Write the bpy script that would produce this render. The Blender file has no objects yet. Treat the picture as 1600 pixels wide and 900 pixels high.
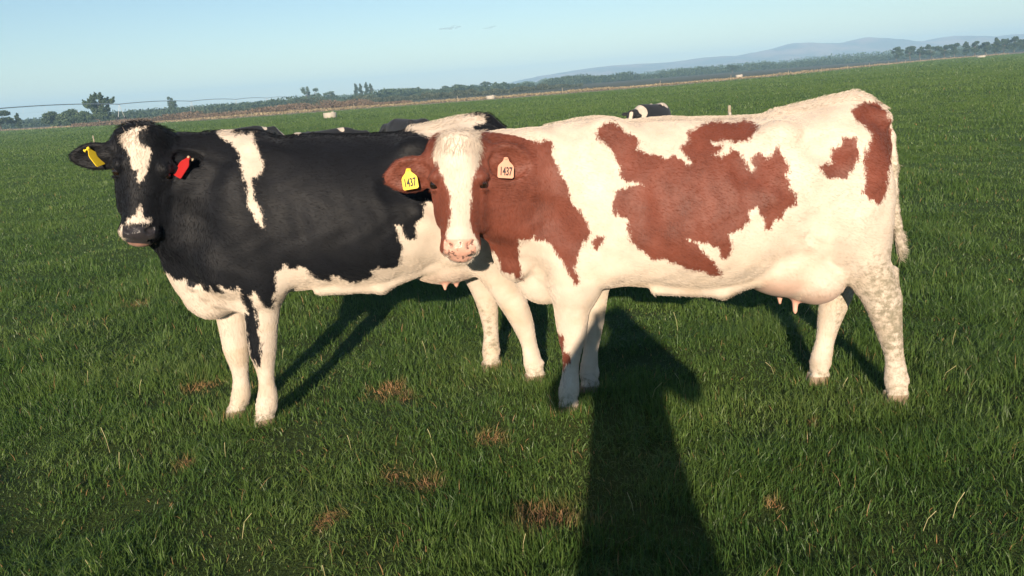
import bpy, math, random
import numpy as np
from mathutils import Vector, Matrix
R = math.radians
scene = bpy.context.scene
col = scene.collection
rng = np.random.default_rng(7)

# ------------------------------------------------------------------ camera, sky, sun, exposure
CAM_H = 1.6
cd = bpy.data.cameras.new('camera'); cam = bpy.data.objects.new('camera', cd); col.objects.link(cam)
scene.camera = cam
cd.sensor_width = 36.0; cd.lens = 36.0*1300/1600
cd.clip_start = 0.01; cd.clip_end = 30000
_p = R(13.66); _r = math.atan(0.0745)
_f = Vector((0, math.cos(_p), -math.sin(_p))); _r0 = Vector((1, 0, 0)); _u0 = Vector((0, math.sin(_p), math.cos(_p)))
_rt = _r0*math.cos(_r) - _u0*math.sin(_r); _up = _u0*math.cos(_r) + _r0*math.sin(_r)
cam.matrix_world = Matrix(((_rt.x, _up.x, -_f.x, 0), (_rt.y, _up.y, -_f.y, 0), (_rt.z, _up.z, -_f.z, CAM_H), (0, 0, 0, 1)))

SUN_EL = R(15.9); SUN_AZ = R(6.2)          # light travels towards +Y, 6.2 degrees to the right
world = bpy.data.worlds.new('World'); scene.world = world; world.use_nodes = True
wn = world.node_tree.nodes; wl = world.node_tree.links
sky = wn.new('ShaderNodeTexSky'); sky.sky_type = 'NISHITA'; sky.sun_disc = False
sky.sun_elevation = SUN_EL; sky.sun_rotation = math.pi + SUN_AZ
sky.altitude = 0; sky.air_density = 1.0; sky.dust_density = 0.0; sky.ozone_density = 2.8
wl.new(sky.outputs[0], wn['Background'].inputs[0]); wn['Background'].inputs[1].default_value = 0.056
sd = bpy.data.lights.new('sun', 'SUN'); sd.energy = 4.2; sd.angle = R(0.6); sd.color = (1.0, 0.83, 0.64)
sun = bpy.data.objects.new('sun', sd); col.objects.link(sun)
_ld = Vector((math.sin(SUN_AZ)*math.cos(SUN_EL), math.cos(SUN_AZ)*math.cos(SUN_EL), -math.sin(SUN_EL)))
sun.rotation_euler = (-_ld).to_track_quat('Z', 'Y').to_euler()
vs = scene.view_settings
vs.view_transform = 'Standard'; vs.look = 'None'; vs.gamma = 1.0; vs.use_curve_mapping = False; vs.exposure = 1.1
scene.cycles.max_bounces = 6; scene.cycles.diffuse_bounces = 3; scene.cycles.glossy_bounces = 2
scene.cycles.transmission_bounces = 3; scene.cycles.volume_bounces = 1; scene.cycles.transparent_max_bounces = 8
scene.cycles.use_denoising = True

# ------------------------------------------------------------------ helpers
def tag(o, label=None, cat=None, group=None, kind=None):
    if label: o['label'] = label
    if cat: o['category'] = cat
    if group: o['group'] = group
    if kind: o['kind'] = kind
    return o

def link(name, data, parent=None):
    o = bpy.data.objects.new(name, data); col.objects.link(o)
    if parent: o.parent = parent
    return o

def empty(name, loc=(0, 0, 0), rz=0.0):
    o = link(name, None); o.location = loc; o.rotation_euler = (0, 0, rz); return o

def mesh_np(name, V, faces, nper, mat=None, attrs=None, smooth=True):
    """V (n,3); faces (m,nper) int"""
    me = bpy.data.meshes.new(name)
    V = np.ascontiguousarray(V, dtype=np.float32); faces = np.ascontiguousarray(faces, dtype=np.int32)
    me.vertices.add(len(V)); me.vertices.foreach_set('co', V.ravel())
    me.loops.add(faces.size); me.loops.foreach_set('vertex_index', faces.ravel())
    me.polygons.add(len(faces)); me.polygons.foreach_set('loop_start', np.arange(0, faces.size, nper, dtype=np.int32))
    me.polygons.foreach_set('use_smooth', np.full(len(faces), smooth, dtype=bool))
    for k, a in (attrs or {}).items():
        at = me.attributes.new(k, 'FLOAT', 'POINT'); at.data.foreach_set('value', np.ascontiguousarray(a, dtype=np.float32))
    if mat: me.materials.append(mat)
    me.update(calc_edges=True); me.validate()
    return me

def mesh_py(name, V, F, mat=None, smooth=False):
    me = bpy.data.meshes.new(name); me.from_pydata([tuple(v) for v in V], [], F)
    if mat: me.materials.append(mat)
    for p in me.polygons: p.use_smooth = smooth
    me.update(); return me

class MB:
    """collects boxes, tubes and rings into one mesh"""
    def __init__(s): s.V = []; s.F = []
    def box(s, c, d, rz=0.0):
        n = len(s.V); cx, cy, cz = c; ca, sa = math.cos(rz), math.sin(rz)
        for i in (-1, 1):
            for j in (-1, 1):
                for k in (-1, 1):
                    x, y = i*d[0]/2, j*d[1]/2
                    s.V.append((cx+x*ca-y*sa, cy+x*sa+y*ca, cz+k*d[2]/2))
        s.F += [tuple(n+q for q in f) for f in ((0,1,3,2),(4,6,7,5),(0,4,5,1),(2,3,7,6),(0,2,6,4),(1,5,7,3))]
    def tube(s, pts, rad, n=8, cap=True):
        pts = [Vector(p) for p in pts]
        rad = rad if hasattr(rad, '__len__') else [rad]*len(pts)
        b = len(s.V)
        for i, p in enumerate(pts):
            t = (pts[min(i+1, len(pts)-1)] - pts[max(i-1, 0)]).normalized()
            a = t.orthogonal().normalized() if i == 0 else (a - t*a.dot(t)).normalized()
            c = t.cross(a)
            for k in range(n):
                an = 2*math.pi*k/n
                s.V.append(tuple(p + (a*math.cos(an) + c*math.sin(an))*rad[i]))
        for i in range(len(pts)-1):
            for k in range(n):
                s.F.append((b+i*n+k, b+i*n+(k+1) % n, b+(i+1)*n+(k+1) % n, b+(i+1)*n+k))
        if cap:
            s.F.append(tuple(b+k for k in range(n))[::-1]); m = b+(len(pts)-1)*n; s.F.append(tuple(m+k for k in range(n)))
    def lathe(s, prof, c=(0, 0, 0), n=24):
        b = len(s.V)
        for r, z in prof:
            for k in range(n):
                an = 2*math.pi*k/n; s.V.append((c[0]+r*math.cos(an), c[1]+r*math.sin(an), c[2]+z))
        for i in range(len(prof)-1):
            for k in range(n):
                s.F.append((b+i*n+k, b+i*n+(k+1) % n, b+(i+1)*n+(k+1) % n, b+(i+1)*n+k))
    def build(s, name, mat, parent=None, smooth=False):
        return link(name, mesh_py(name, s.V, s.F, mat, smooth), parent)

# --- node helper
def new_mat(name):
    m = bpy.data.materials.new(name); m.use_nodes = True
    nt = m.node_tree; nt.nodes.clear()
    return m, nt
class NT:
    def __init__(s, nt): s.nt = nt
    def n(s, t, ins=None, **kw):
        nd = s.nt.nodes.new(t)
        for k, v in kw.items(): setattr(nd, k, v)
        for k, v in (ins or {}).items():
            if isinstance(v, bpy.types.NodeSocket): s.nt.links.new(v, nd.inputs[k])
            else: nd.inputs[k].default_value = v
        return nd
    def math(s, op, a, b=0.0, c=0.0, clamp=False):
        nd = s.n('ShaderNodeMath', {0: a, 1: b, 2: c}, operation=op); nd.use_clamp = clamp; return nd.outputs[0]
    def attr(s, name): return s.n('ShaderNodeAttribute', attribute_name=name)
    def noise(s, vec, scale, detail=3, rough=0.55, typ='3D'):
        return s.n('ShaderNodeTexNoise', {'Vector': vec, 'Scale': scale, 'Detail': detail, 'Roughness': rough}).outputs['Fac']
    def mix(s, f, a, b):
        nd = s.nt.nodes.new('ShaderNodeMix'); nd.data_type = 'RGBA'
        for i, v in ((0, f), (6, a), (7, b)):
            if isinstance(v, bpy.types.NodeSocket): s.nt.links.new(v, nd.inputs[i])
            else: nd.inputs[i].default_value = v if i == 0 else (tuple(v)+(1,))[:4]
        return nd.outputs[2]
    def ramp(s, f, lo, hi, a=0.0, b=1.0):
        nd = s.n('ShaderNodeMapRange', {0: f, 1: lo, 2: hi, 3: a, 4: b}); nd.clamp = True; return nd.outputs[0]
    def scale(s, vec, v): return s.n('ShaderNodeVectorMath', {0: vec, 1: v}, operation='MULTIPLY').outputs[0]
    def out(s, sh, disp=None):
        o = s.n('ShaderNodeOutputMaterial', {0: sh}); return o
    def bump(s, h, strength=0.5, dist=0.01): return s.n('ShaderNodeBump', {'Height': h, 'Strength': strength, 'Distance': dist}).outputs[0]

def plain(name, rgb, rough=0.6, var=0.12, scale=20.0, metal=0.0, bump=0.0):
    m, nt = new_mat(name); N = NT(nt)
    co = N.n('ShaderNodeTexCoord').outputs['Object']
    f = N.noise(co, scale, 4)
    c = N.mix(f, tuple(x*(1-var*2) for x in rgb), tuple(min(1, x*(1+var*2)) for x in rgb))
    b = N.n('ShaderNodeBsdfPrincipled', {'Base Color': c, 'Roughness': rough, 'Metallic': metal})
    if bump: nt.links.new(N.bump(f, bump, 0.01), b.inputs['Normal'])
    N.out(b.outputs[0]); return m

# ------------------------------------------------------------------ implicit surface modeller
def smin(a, b, k):
    h = np.clip(0.5 + 0.5*(b-a)/k, 0, 1); return b*(1-h) + a*h - k*h*(1-h)

class Field:
    def __init__(s, xs, ys, zs):
        s.xs, s.ys, s.zs = (np.asarray(a, dtype=np.float32) for a in (xs, ys, zs))
        s.F = np.full((len(xs), len(ys), len(zs)), 0.5, dtype=np.float32)
    def sub(s, lo, hi, m):
        sl = []
        for a, l, h in zip((s.xs, s.ys, s.zs), lo, hi):
            i = int(np.searchsorted(a, l-m)); j = int(np.searchsorted(a, h+m)); sl.append(slice(max(i-1, 0), min(j+1, len(a))))
        return tuple(sl)
    def put(s, fn, lo, hi, k=0.03, op='u', m=None):
        m = k+0.03 if m is None else m
        sl = s.sub(lo, hi, m)
        X = s.xs[sl[0]][:, None, None]; Y = s.ys[sl[1]][None, :, None]; Z = s.zs[sl[2]][None, None, :]
        if min(X.size, Y.size, Z.size) == 0: return
        d = fn(X, Y, Z)
        cur = s.F[sl]
        s.F[sl] = smin(cur, d, k) if op == 'u' else -smin(-cur, d, k)
    def cone(s, a, b, r1, r2, k=0.03, op='u', sq=(1, 1, 1)):
        """tapered capsule; sq stretches the section along an axis (>1 = thinner there)"""
        a = np.array(a, float); b = np.array(b, float); sq = np.array(sq, float)
        mr = max(r1, r2)
        lo = np.minimum(a, b)-mr; hi = np.maximum(a, b)+mr
        ab = (b-a)*sq; L2 = max(float(ab@ab), 1e-9)
        def fn(X, Y, Z):
            px, py, pz = (X-a[0])*sq[0], (Y-a[1])*sq[1], (Z-a[2])*sq[2]
            h = np.clip((px*ab[0]+py*ab[1]+pz*ab[2])/L2, 0, 1)
            d = np.sqrt((px-ab[0]*h)**2+(py-ab[1]*h)**2+(pz-ab[2]*h)**2) - (r1+(r2-r1)*h)
            return (d/max(1.0, sq.max()**0.5)).astype(np.float32)
        s.put(fn, lo, hi, k, op)
    def chain(s, pts, k=0.02, op='u', sq=(1, 1, 1)):
        """pts: (x,y,z,r)"""
        for p, q in zip(pts[:-1], pts[1:]): s.cone(p[:3], q[:3], p[3], q[3], k, op, sq)
    def ell(s, c, r, k=0.03, op='u', M=None):
        """ellipsoid; M rows = its axes"""
        c = np.array(c, float); r = np.array(r, float); M = np.eye(3) if M is None else np.array(M, float)
        ext = np.sqrt(((M*r[:, None])**2).sum(0))
        def fn(X, Y, Z):
            dx, dy, dz = X-c[0], Y-c[1], Z-c[2]
            q = [(M[i, 0]*dx+M[i, 1]*dy+M[i, 2]*dz)/r[i] for i in range(3)]
            k0 = np.sqrt(q[0]**2+q[1]**2+q[2]**2)+1e-6
            k1 = np.sqrt((q[0]/r[0])**2+(q[1]/r[1])**2+(q[2]/r[2])**2)+1e-6
            return (k0*(k0-1)/k1).astype(np.float32)
        s.put(fn, c-ext, c+ext, k, op)

def surface_nets(Fd):
    F, xs, ys, zs = Fd.F, Fd.xs, Fd.ys, Fd.zs
    ins = F < 0
    cnt = np.zeros(tuple(n-1 for n in F.shape), dtype=np.uint8)
    for i in (0, 1):
        for j in (0, 1):
            for k in (0, 1):
                cnt += ins[i:ins.shape[0]-1+i, j:ins.shape[1]-1+j, k:ins.shape[2]-1+k]
    act = (cnt > 0) & (cnt < 8)
    I, J, K = np.nonzero(act)
    idx = np.full(act.shape, -1, dtype=np.int32); idx[act] = np.arange(len(I))
    acc = np.zeros((len(I), 3)); num = np.zeros(len(I))
    cor = {}
    for i in (0, 1):
        for j in (0, 1):
            for k in (0, 1): cor[(i, j, k)] = F[I+i, J+j, K+k]
    for c0 in cor:
        for ax in range(3):
            if c0[ax] == 1: continue
            c1 = tuple(1 if q == ax else c0[q] for q in range(3))
            a, b = cor[c0], cor[c1]
            m = (a < 0) != (b < 0)
            t = np.where(m, a/np.where(a-b == 0, 1, a-b), 0)
            p = np.stack([c0[0]+(t if ax == 0 else 0)+0*t, c0[1]+(t if ax == 1 else 0)+0*t, c0[2]+(t if ax == 2 else 0)+0*t], 1)
            acc += p*m[:, None]; num += m
    p = acc/num[:, None]
    V = np.stack([xs[I]+p[:, 0]*(xs[I+1]-xs[I]), ys[J]+p[:, 1]*(ys[J+1]-ys[J]), zs[K]+p[:, 2]*(zs[K+1]-zs[K])], 1)
    Q = []
    a, b = ins[:-1, 1:-1, 1:-1], ins[1:, 1:-1, 1:-1]
    i, j, k = np.nonzero(a != b); j = j+1; k = k+1
    q = np.stack([idx[i, j-1, k-1], idx[i, j, k-1], idx[i, j, k], idx[i, j-1, k]], 1); fl = ~ins[i, j, k]
    q[fl] = q[fl][:, ::-1]; Q.append(q)
    a, b = ins[1:-1, :-1, 1:-1], ins[1:-1, 1:, 1:-1]
    i, j, k = np.nonzero(a != b); i = i+1; k = k+1
    q = np.stack([idx[i-1, j, k-1], idx[i-1, j, k], idx[i, j, k], idx[i, j, k-1]], 1); fl = ~ins[i, j, k]
    q[fl] = q[fl][:, ::-1]; Q.append(q)
    a, b = ins[1:-1, 1:-1, :-1], ins[1:-1, 1:-1, 1:]
    i, j, k = np.nonzero(a != b); i = i+1; j = j+1
    q = np.stack([idx[i-1, j-1, k], idx[i, j-1, k], idx[i, j, k], idx[i-1, j, k]], 1); fl = ~ins[i, j, k]
    q[fl] = q[fl][:, ::-1]; Q.append(q)
    Q = np.concatenate(Q); Q = Q[(Q >= 0).all(1)]
    return V, Q

def smooth_mesh(V, Q, it=2, lam=0.5):
    E = np.concatenate([Q[:, [0, 1]], Q[:, [1, 2]], Q[:, [2, 3]], Q[:, [3, 0]]]); E = np.concatenate([E, E[:, ::-1]])
    deg = np.bincount(E[:, 0], minlength=len(V)).clip(1)[:, None]
    for _ in range(it):
        S = np.stack([np.bincount(E[:, 0], weights=V[E[:, 1], c], minlength=len(V)) for c in range(3)], 1)/deg
        V = V + lam*(S-V)
    return V

def graded(segs):
    """segs: list of (start, end, step)"""
    out = []
    for a, b, h in segs:
        n = max(1, int(round((b-a)/h))); out.append(np.linspace(a, b, n, endpoint=False))
    return np.concatenate(out + [[segs[-1][1]]])

def largest_piece(V, Q):
    """keep the connected surface with most vertices"""
    lab = np.arange(len(V)); E = np.concatenate([Q[:, [0, 1]], Q[:, [1, 2]], Q[:, [2, 3]], Q[:, [3, 0]]])
    while True:
        m = np.minimum(lab[E[:, 0]], lab[E[:, 1]]); new = lab.copy()
        np.minimum.at(new, E[:, 0], m); np.minimum.at(new, E[:, 1], m); new = new[new]
        if (new == lab).all(): break
        lab = new
    keep = lab == np.bincount(lab).argmax()
    re = np.cumsum(keep)-1
    return V[keep], re[Q[keep[Q[:, 0]]]]
# ------------------------------------------------------------------ ground, track, hills
def vnoise(x, y, f, seed):
    """cheap smooth value noise, -1..1"""
    r = np.random.default_rng(seed); T = r.random((256, 256))*2-1
    X = np.asarray(x)*f+1000.37; Y = np.asarray(y)*f+1000.91
    i = np.floor(X).astype(int); j = np.floor(Y).astype(int); u = X-i; v = Y-j; u = u*u*(3-2*u); v = v*v*(3-2*v)
    a = T[i % 256, j % 256]; b = T[(i+1) % 256, j % 256]; c = T[i % 256, (j+1) % 256]; d = T[(i+1) % 256, (j+1) % 256]
    return (a*(1-u)+b*u)*(1-v)+(c*(1-u)+d*u)*v
SOIL = -.024
def soil_z(x, y):
    d = np.hypot(x, y); k = np.exp(-(d/40)**2)
    return SOIL+k*(.032*vnoise(x, y, 1.3, 1)+.016*vnoise(x, y, 3.7, 2))

def grow(n, a, p): return np.sinh(np.linspace(-a, a, n))/np.sinh(a)*p
gx = grow(420, 7.2, 2700.0); gy = grow(420, 7.2, 2700.0)+4.0
GX, GY = np.meshgrid(gx, gy, indexing='ij'); GZ = soil_z(GX, GY)
nn = len(gx); I, J = np.meshgrid(np.arange(nn-1), np.arange(nn-1), indexing='ij')
GQ = np.stack([I*nn+J, (I+1)*nn+J, (I+1)*nn+J+1, I*nn+J+1], -1).reshape(-1, 4)

def ground_material():
    m, nt = new_mat('pasture'); N = NT(nt)
    geo = N.n('ShaderNodeNewGeometry').outputs['Position']
    a = N.noise(geo, 2.2, 5, .6); b = N.noise(geo, 60.0, 4, .7); c = N.noise(N.scale(geo, (1, .35, 1)), .10, 4, .6); d = N.noise(geo, 12.0, 4, .65)
    col1 = N.mix(N.ramp(a, .32, .68), (.060, .118, .026), (.100, .170, .040))
    col1 = N.mix(N.ramp(b, .35, .75), col1, (.082, .120, .036))
    col1 = N.mix(N.ramp(d, .5, .8, 0, .55), col1, (.024, .048, .014))
    col1 = N.mix(N.ramp(c, .40, .65, 0, .5), col1, (.075, .120, .030))
    dist = N.n('ShaderNodeVectorMath', {0: geo}, operation='LENGTH').outputs['Value']
    near = N.ramp(dist, 5.0, 16.0)
    col1 = N.mix(near, (.050, .075, .020), col1)
    bb = N.n('ShaderNodeBsdfPrincipled', {'Base Color': col1, 'Roughness': .9, 'Specular IOR Level': .1})
    h = N.math('ADD', N.math('MULTIPLY', d, .6), N.math('MULTIPLY', b, .5))
    nt.links.new(N.bump(h, .9, .06), bb.inputs['Normal'])
    N.out(bb.outputs[0]); return m
ground = link('ground', mesh_np('ground', np.stack([GX.ravel(), GY.ravel(), GZ.ravel()], 1), GQ, 4, ground_material())); tag(ground, kind='structure')

edge = [(-160, 246), (-105.3, 180.4), (-67.5, 143.1), (-50, 124), (-39, 116.2), (-19.7, 114.7), (1.8, 111.1), (24.4, 117.4), (46.1, 134.7), (78, 176), (112.4, 220.1), (132.7, 228.6), (175, 246), (240, 262)]
def strip(name, pts, f0, f1, z, mat, jag=0.0, seg=12):
    """sheet between the line scaled by f0 and by f1 (further from the viewer)"""
    P = []
    for (a, b), (c, d) in zip(pts[:-1], pts[1:]):
        for k in range(seg): P.append((a+(c-a)*k/seg, b+(d-b)*k/seg))
    P.append(pts[-1]); P = np.array(P)
    if jag:
        j0 = 1+jag*vnoise(P[:, 0], P[:, 1], .12, 5)+.5*jag*vnoise(P[:, 0], P[:, 1], .5, 6)
    else: j0 = np.ones(len(P))
    A = P*f0*j0[:, None]; B = P*f1*(1+(j0[:, None]-1)*1.5)
    V = [(x, y, z) for x, y in A]+[(x, y, z) for x, y in B]; n = len(P)
    o = link(name, mesh_py(name, V, [(i, i+1, n+i+1, n+i) for i in range(n-1)], mat)); tag(o, kind='structure'); return o
M_dry = plain('dry_verge', (.22, .165, .095), .9, .25, .6)
M_rough = plain('rough_land', (.065, .070, .035), .95, .3, .08)
M_track = plain('gravel_track', (.60, .52, .42), .9, .1, .8)
strip('rough_land', edge, 1.12, 7.5, SOIL+.006, M_rough, .02)
strip('dry_verge', edge, 1.0, 1.30, SOIL+.010, M_dry, .015)
strip('track', [(-39.5, 116.0), (-19.7, 114.2), (1.8, 110.9), (24.4, 117.2), (46.1, 134.5), (78, 176), (112, 220)], .985, 1.012, SOIL+.014, M_track, .002)

hp = [(-400, 2), (-81, 6), (31, 14.5), (145, 30), (280, 40), (392, 47), (504, 47.7), (616, 45), (728, 51), (840, 48), (930, 60), (985, 66), (1041, 78), (1131, 68), (1209, 64.5), (1276, 76), (1354, 69), (1422, 55), (1490, 51), (1590, 62), (1691, 49), (1781, 51), (1848, 48), (2073, 45), (2300, 30), (2600, 10)]
hx = np.linspace(-400, 2600, 420); hyy = np.linspace(-1, 1, 60)
HX, HYY = np.meshgrid(hx, hyy, indexing='ij')
pr = np.interp(hx, [p[0] for p in hp], [p[1] for p in hp])
for _ in range(2): pr[1:-1] = .25*pr[:-2]+.5*pr[1:-1]+.25*pr[2:]
HZ = pr[:, None]*np.exp(-(HYY*1.5)**2)*(1+.30*vnoise(HX, HYY*500, .006, 11)*(np.abs(HYY)+.05)+.16*vnoise(HX, HYY*500, .02, 12)*(np.abs(HYY)+.08))+1.2*vnoise(HX, HYY*500, .03, 13)-4
n1, n2 = HX.shape; I, J = np.meshgrid(np.arange(n1-1), np.arange(n2-1), indexing='ij')
hq = np.stack([I*n2+J, (I+1)*n2+J, (I+1)*n2+J+1, I*n2+J+1], -1).reshape(-1, 4)
mh_, nt_ = new_mat('hills'); N = NT(nt_)
geo_ = N.n('ShaderNodeNewGeometry').outputs['Position']
hc_ = N.mix(N.ramp(N.noise(N.scale(geo_, (1, .6, 2.5)), .012, 4, .6), .42, .60), (.34, .22, .18), (.11, .10, .09))
hb_ = N.n('ShaderNodeBsdfPrincipled', {'Base Color': hc_, 'Roughness': .95}); nt_.links.new(N.bump(N.noise(geo_, .02, 4), .6, 8.0), hb_.inputs['Normal']); N.out(hb_.outputs[0])
hills = link('hills', mesh_np('hills', np.stack([HX.ravel(), 3000+HYY.ravel()*500, HZ.ravel()], 1)*.667, hq, 4, mh_)); tag(hills, kind='structure')

# haze: one closed box of even air round everything
hz, ntz = new_mat('haze'); N = NT(ntz)
pv = N.n('ShaderNodeVolumePrincipled', {'Color': (.45, .73, 1.0, 1), 'Density': .0007, 'Anisotropy': -.1})
o_ = N.n('ShaderNodeOutputMaterial'); ntz.links.new(pv.outputs[0], o_.inputs['Volume'])
b = MB(); b.box((0, 0, 28), (5600, 5600, 60)); haze = b.build('haze', hz); tag(haze, kind='stuff')

# two small wisps of cloud far beyond the hills
def cloud(name, c, w, h, label, seed):
    m, nt = new_mat(name); N = NT(nt)
    pv = N.n('ShaderNodeVolumePrincipled', {'Color': (.55, .60, .66, 1), 'Density': .010, 'Anisotropy': 0.0})
    o_ = N.n('ShaderNodeOutputMaterial'); nt.links.new(pv.outputs[0], o_.inputs['Volume'])
    r = np.random.default_rng(seed); F = Field(np.linspace(-w*.7, w*.7, 60), np.linspace(-w*.4, w*.4, 24), np.linspace(-h*1.2, h*1.2, 24)); F.F[:] = 50
    for i in range(12):
        a = (i/11-.5)*w*.95; F.ell((a, r.normal(0, w*.06), r.normal(0, h*.16)+a*.06), (w*.13*r.uniform(.6, 1.2), w*.12, h*.30*r.uniform(.4, 1)*(1.1-abs(a)/w)), h*.2)
    V, Q = surface_nets(F); V, Q = largest_piece(V, Q)
    o = link('cloud', mesh_np('cloud', V, Q, 4, m)); o.location = c; tag(o, label, 'cloud', kind='structure')
cloud('cloud', (-440, 9000, 622), 215, 46, 'larger thin grey wisp of cloud in the clear sky', 1)
cloud('cloud', (-30, 9000, 596), 140, 30, 'smaller faint grey wisp of cloud to the right of the other', 2)

# ------------------------------------------------------------------ grass
DRY = [(-1.91, 4.71, .08), (-.75, 4.42, .09), (-.62, 4.25, .05), (-.17, 3.64, .06), (-.56, 3.34, .05), (-.44, 3.24, .05), (.07, 2.86, .11), (-.78, 2.96, .045), (-3.24, 7.02, .09), (-1.58, 3.6, .035), (.93, 2.86, .03), (1.35, 3.6, .03)]
def grass(bands):
    Vs, Fs, Ts, Ds = [], [], [], []; base = 0
    for (ya, yb, dens, hm, wm, seed) in bands:
        r = np.random.default_rng(seed)
        W = 1.3+.74*yb; n = int(dens*(yb-ya)*2*W)
        x = r.uniform(-W, W, n); y = r.uniform(ya, yb, n); k = np.abs(x) < 1.3+.74*y; x, y = x[k], y[k]
        eb = np.interp(x/y, [a/b for a, b in edge], [b for a, b in edge]); k = y < eb*.985; x, y = x[k], y[k]
        # tussocks: pull blades towards clump centres
        cl = vnoise(x, y, 2.2, 21)*.6+vnoise(x, y, 6.5, 22)*.4; k = r.random(len(x)) < .62+.55*cl; x, y, cl = x[k], y[k], cl[k]
        n = len(x)
        dry = np.zeros(n)
        for cx, cy, cr in DRY:
            q = np.hypot(x-cx, (y-cy)*.8)/cr*(1+.5*vnoise(x, y, 14, 30)); dry = np.maximum(dry, np.clip(1.5-q, 0, 1))
        h = hm*(.45+.75*r.random(n)**1.5)*(1+.55*cl+.35*vnoise(x, y, .7, 23)+.35*vnoise(x, y, 4.1, 27))*(1-.35*dry)
        tall = r.random(n) < .006; h = np.where(tall & (dry < .1), h*1.9, h)
        w = wm*r.uniform(.6, 1.25, n)
        # lie of the grass follows slow swirls
        la = 2.4*vnoise(x, y, 2.3, 24)*math.pi+r.normal(0, 1.5, n)
        lean = np.clip(.80+.50*r.normal(size=n)+.45*vnoise(x, y, 1.8, 25)+.5*dry, .05, 1.8)
        lx, ly = np.cos(la)*lean, np.sin(la)*lean
        fa = r.uniform(0, 2*math.pi, n); ex, ey = np.cos(fa)*w/2, np.sin(fa)*w/2
        z = soil_z(x, y)-.004
        L = [0, .38, .72, 1.0] if hm < .2 and ya < 7 else [0, .5, 1.0]
        wf = [1, .95, .62, 0] if len(L) == 4 else [1, .8, 0]
        rows = []
        for t, f in zip(L, wf):
            zz = z+h*t*np.cos(np.clip(lean*t*.75, 0, 1.35)); px = x+lx*h*t*t*.85; py = y+ly*h*t*t*.85
            if f > 0: rows += [np.stack([px-ex*f, py-ey*f, zz], 1), np.stack([px+ex*f, py+ey*f, zz], 1)]
            else: rows += [np.stack([px, py, zz], 1)]
        m = len(rows); V = np.stack(rows, 1).reshape(-1, 3)
        T = []
        for s in range(len(L)-2): a = 2*s; T += [(a, a+1, a+3), (a, a+3, a+2)]
        a = 2*(len(L)-2); T += [(a, a+1, a+2)]
        F = (np.arange(n)[:, None, None]*m+np.array(T)[None]).reshape(-1, 3)+base; base += n*m
        far_ = 1/(1+(y/14)**2); tint = np.clip(.56-.06*far_+.35*far_*vnoise(x, y, 1.6, 26)+.16*(1-far_)*vnoise(x, y, .12, 28)+(.05+.17*far_)*r.normal(size=n), 0, 1); straw = (r.random(n) < (.010+.04*(cl < -.3))*far_)*1.0
        dd = np.maximum(dry*(r.random(n) < .85), straw*.8)
        Vs.append(V); Fs.append(F); Ts.append(np.repeat(tint, m)); Ds.append(np.repeat(dd, m))
    return np.concatenate(Vs), np.concatenate(Fs), np.concatenate(Ts), np.concatenate(Ds)
def grass_material():
    m, nt = new_mat('grass'); N = NT(nt)
    t = N.attr('tint').outputs['Fac']; d = N.attr('dry').outputs['Fac']
    c = N.mix(t, (.046, .106, .020), (.142, .218, .050))
    c = N.mix(N.ramp(t, .86, 1.0, 0, .6), c, (.16, .20, .06))
    c = N.mix(d, c, (.43, .24, .11))
    p = N.n('ShaderNodeBsdfPrincipled', {'Base Color': c, 'Roughness': .42, 'Specular IOR Level': .35})
    tr = N.n('ShaderNodeBsdfTranslucent', {'Color': c})
    mx = N.n('ShaderNodeMixShader', {0: .36, 1: p.outputs[0], 2: tr.outputs[0]})
    N.out(mx.outputs[0]); return m
gV, gF, gT, gD = grass([(1.4, 3.2, 13000, .064, .0029, 41), (3.2, 5.2, 10000, .066, .0031, 42), (1.4, 6.0, 1800, .040, .0062, 48), (5.2, 8.5, 5200, .070, .0042, 43), (8.5, 15, 2200, .072, .0060, 44), (15, 32, 650, .078, .0105, 45), (32, 64, 150, .10, .022, 46), (64, 114, 42, .13, .045, 47), (114, 232, 9, .17, .12, 49)])
FEET = [(-1.52, 4.21), (-1.37, 4.13), (-.165, 4.70), (.085, 4.42), (.235, 3.955), (.375, 4.20), (1.56, 4.10), (1.82, 3.79)]
def foot_tufts():
    r = np.random.default_rng(77); n = 8*260; k = np.repeat(np.arange(8), 260); a = r.uniform(0, 2*np.pi, n); q = r.uniform(.055, .17, n)
    c = np.array(FEET)[k]; x = c[:, 0]+q*np.cos(a)*1.1; y = c[:, 1]+q*np.sin(a)*.8-.02; z = soil_z(x, y)-.004; h = r.uniform(.035, .085, n); w = r.uniform(.002, .0036, n)
    la = r.uniform(0, 6.28, n); l = r.uniform(.1, .8, n)*h; fa = r.uniform(-.7, .7, n); ex, ey = np.cos(fa)*w/2, np.sin(fa)*w/2
    rows = []
    for t, f in ((0, 1), (.5, .85), (1, 0)):
        px, py, pz = x+np.cos(la)*l*t*t, y+np.sin(la)*l*t*t, z+h*t
        if f: rows += [np.stack([px-ex*f, py-ey*f, pz], 1), np.stack([px+ex*f, py+ey*f, pz], 1)]
        else: rows += [np.stack([px, py, pz], 1)]
    V = np.stack(rows, 1).reshape(-1, 3); F = (np.arange(n)[:, None, None]*5+np.array([(0, 1, 3), (0, 3, 2), (2, 3, 4)])[None]).reshape(-1, 3)
    return V, F, np.repeat(r.random(n), 5), np.repeat((r.random(n) < .04)*.8, 5)
fV, fF, fT, fD = foot_tufts(); gF = np.concatenate([gF, fF+len(gV)]); gV = np.concatenate([gV, fV]); gT = np.concatenate([gT, fT]); gD = np.concatenate([gD, fD])
print('grass tris', len(gF))
gr = link('grass', mesh_np('grass', gV, gF, 3, grass_material(), dict(tint=gT, dry=gD), smooth=False)); tag(gr, 'short green pasture grass with a few dead brown patches', 'grass', kind='stuff')

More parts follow.
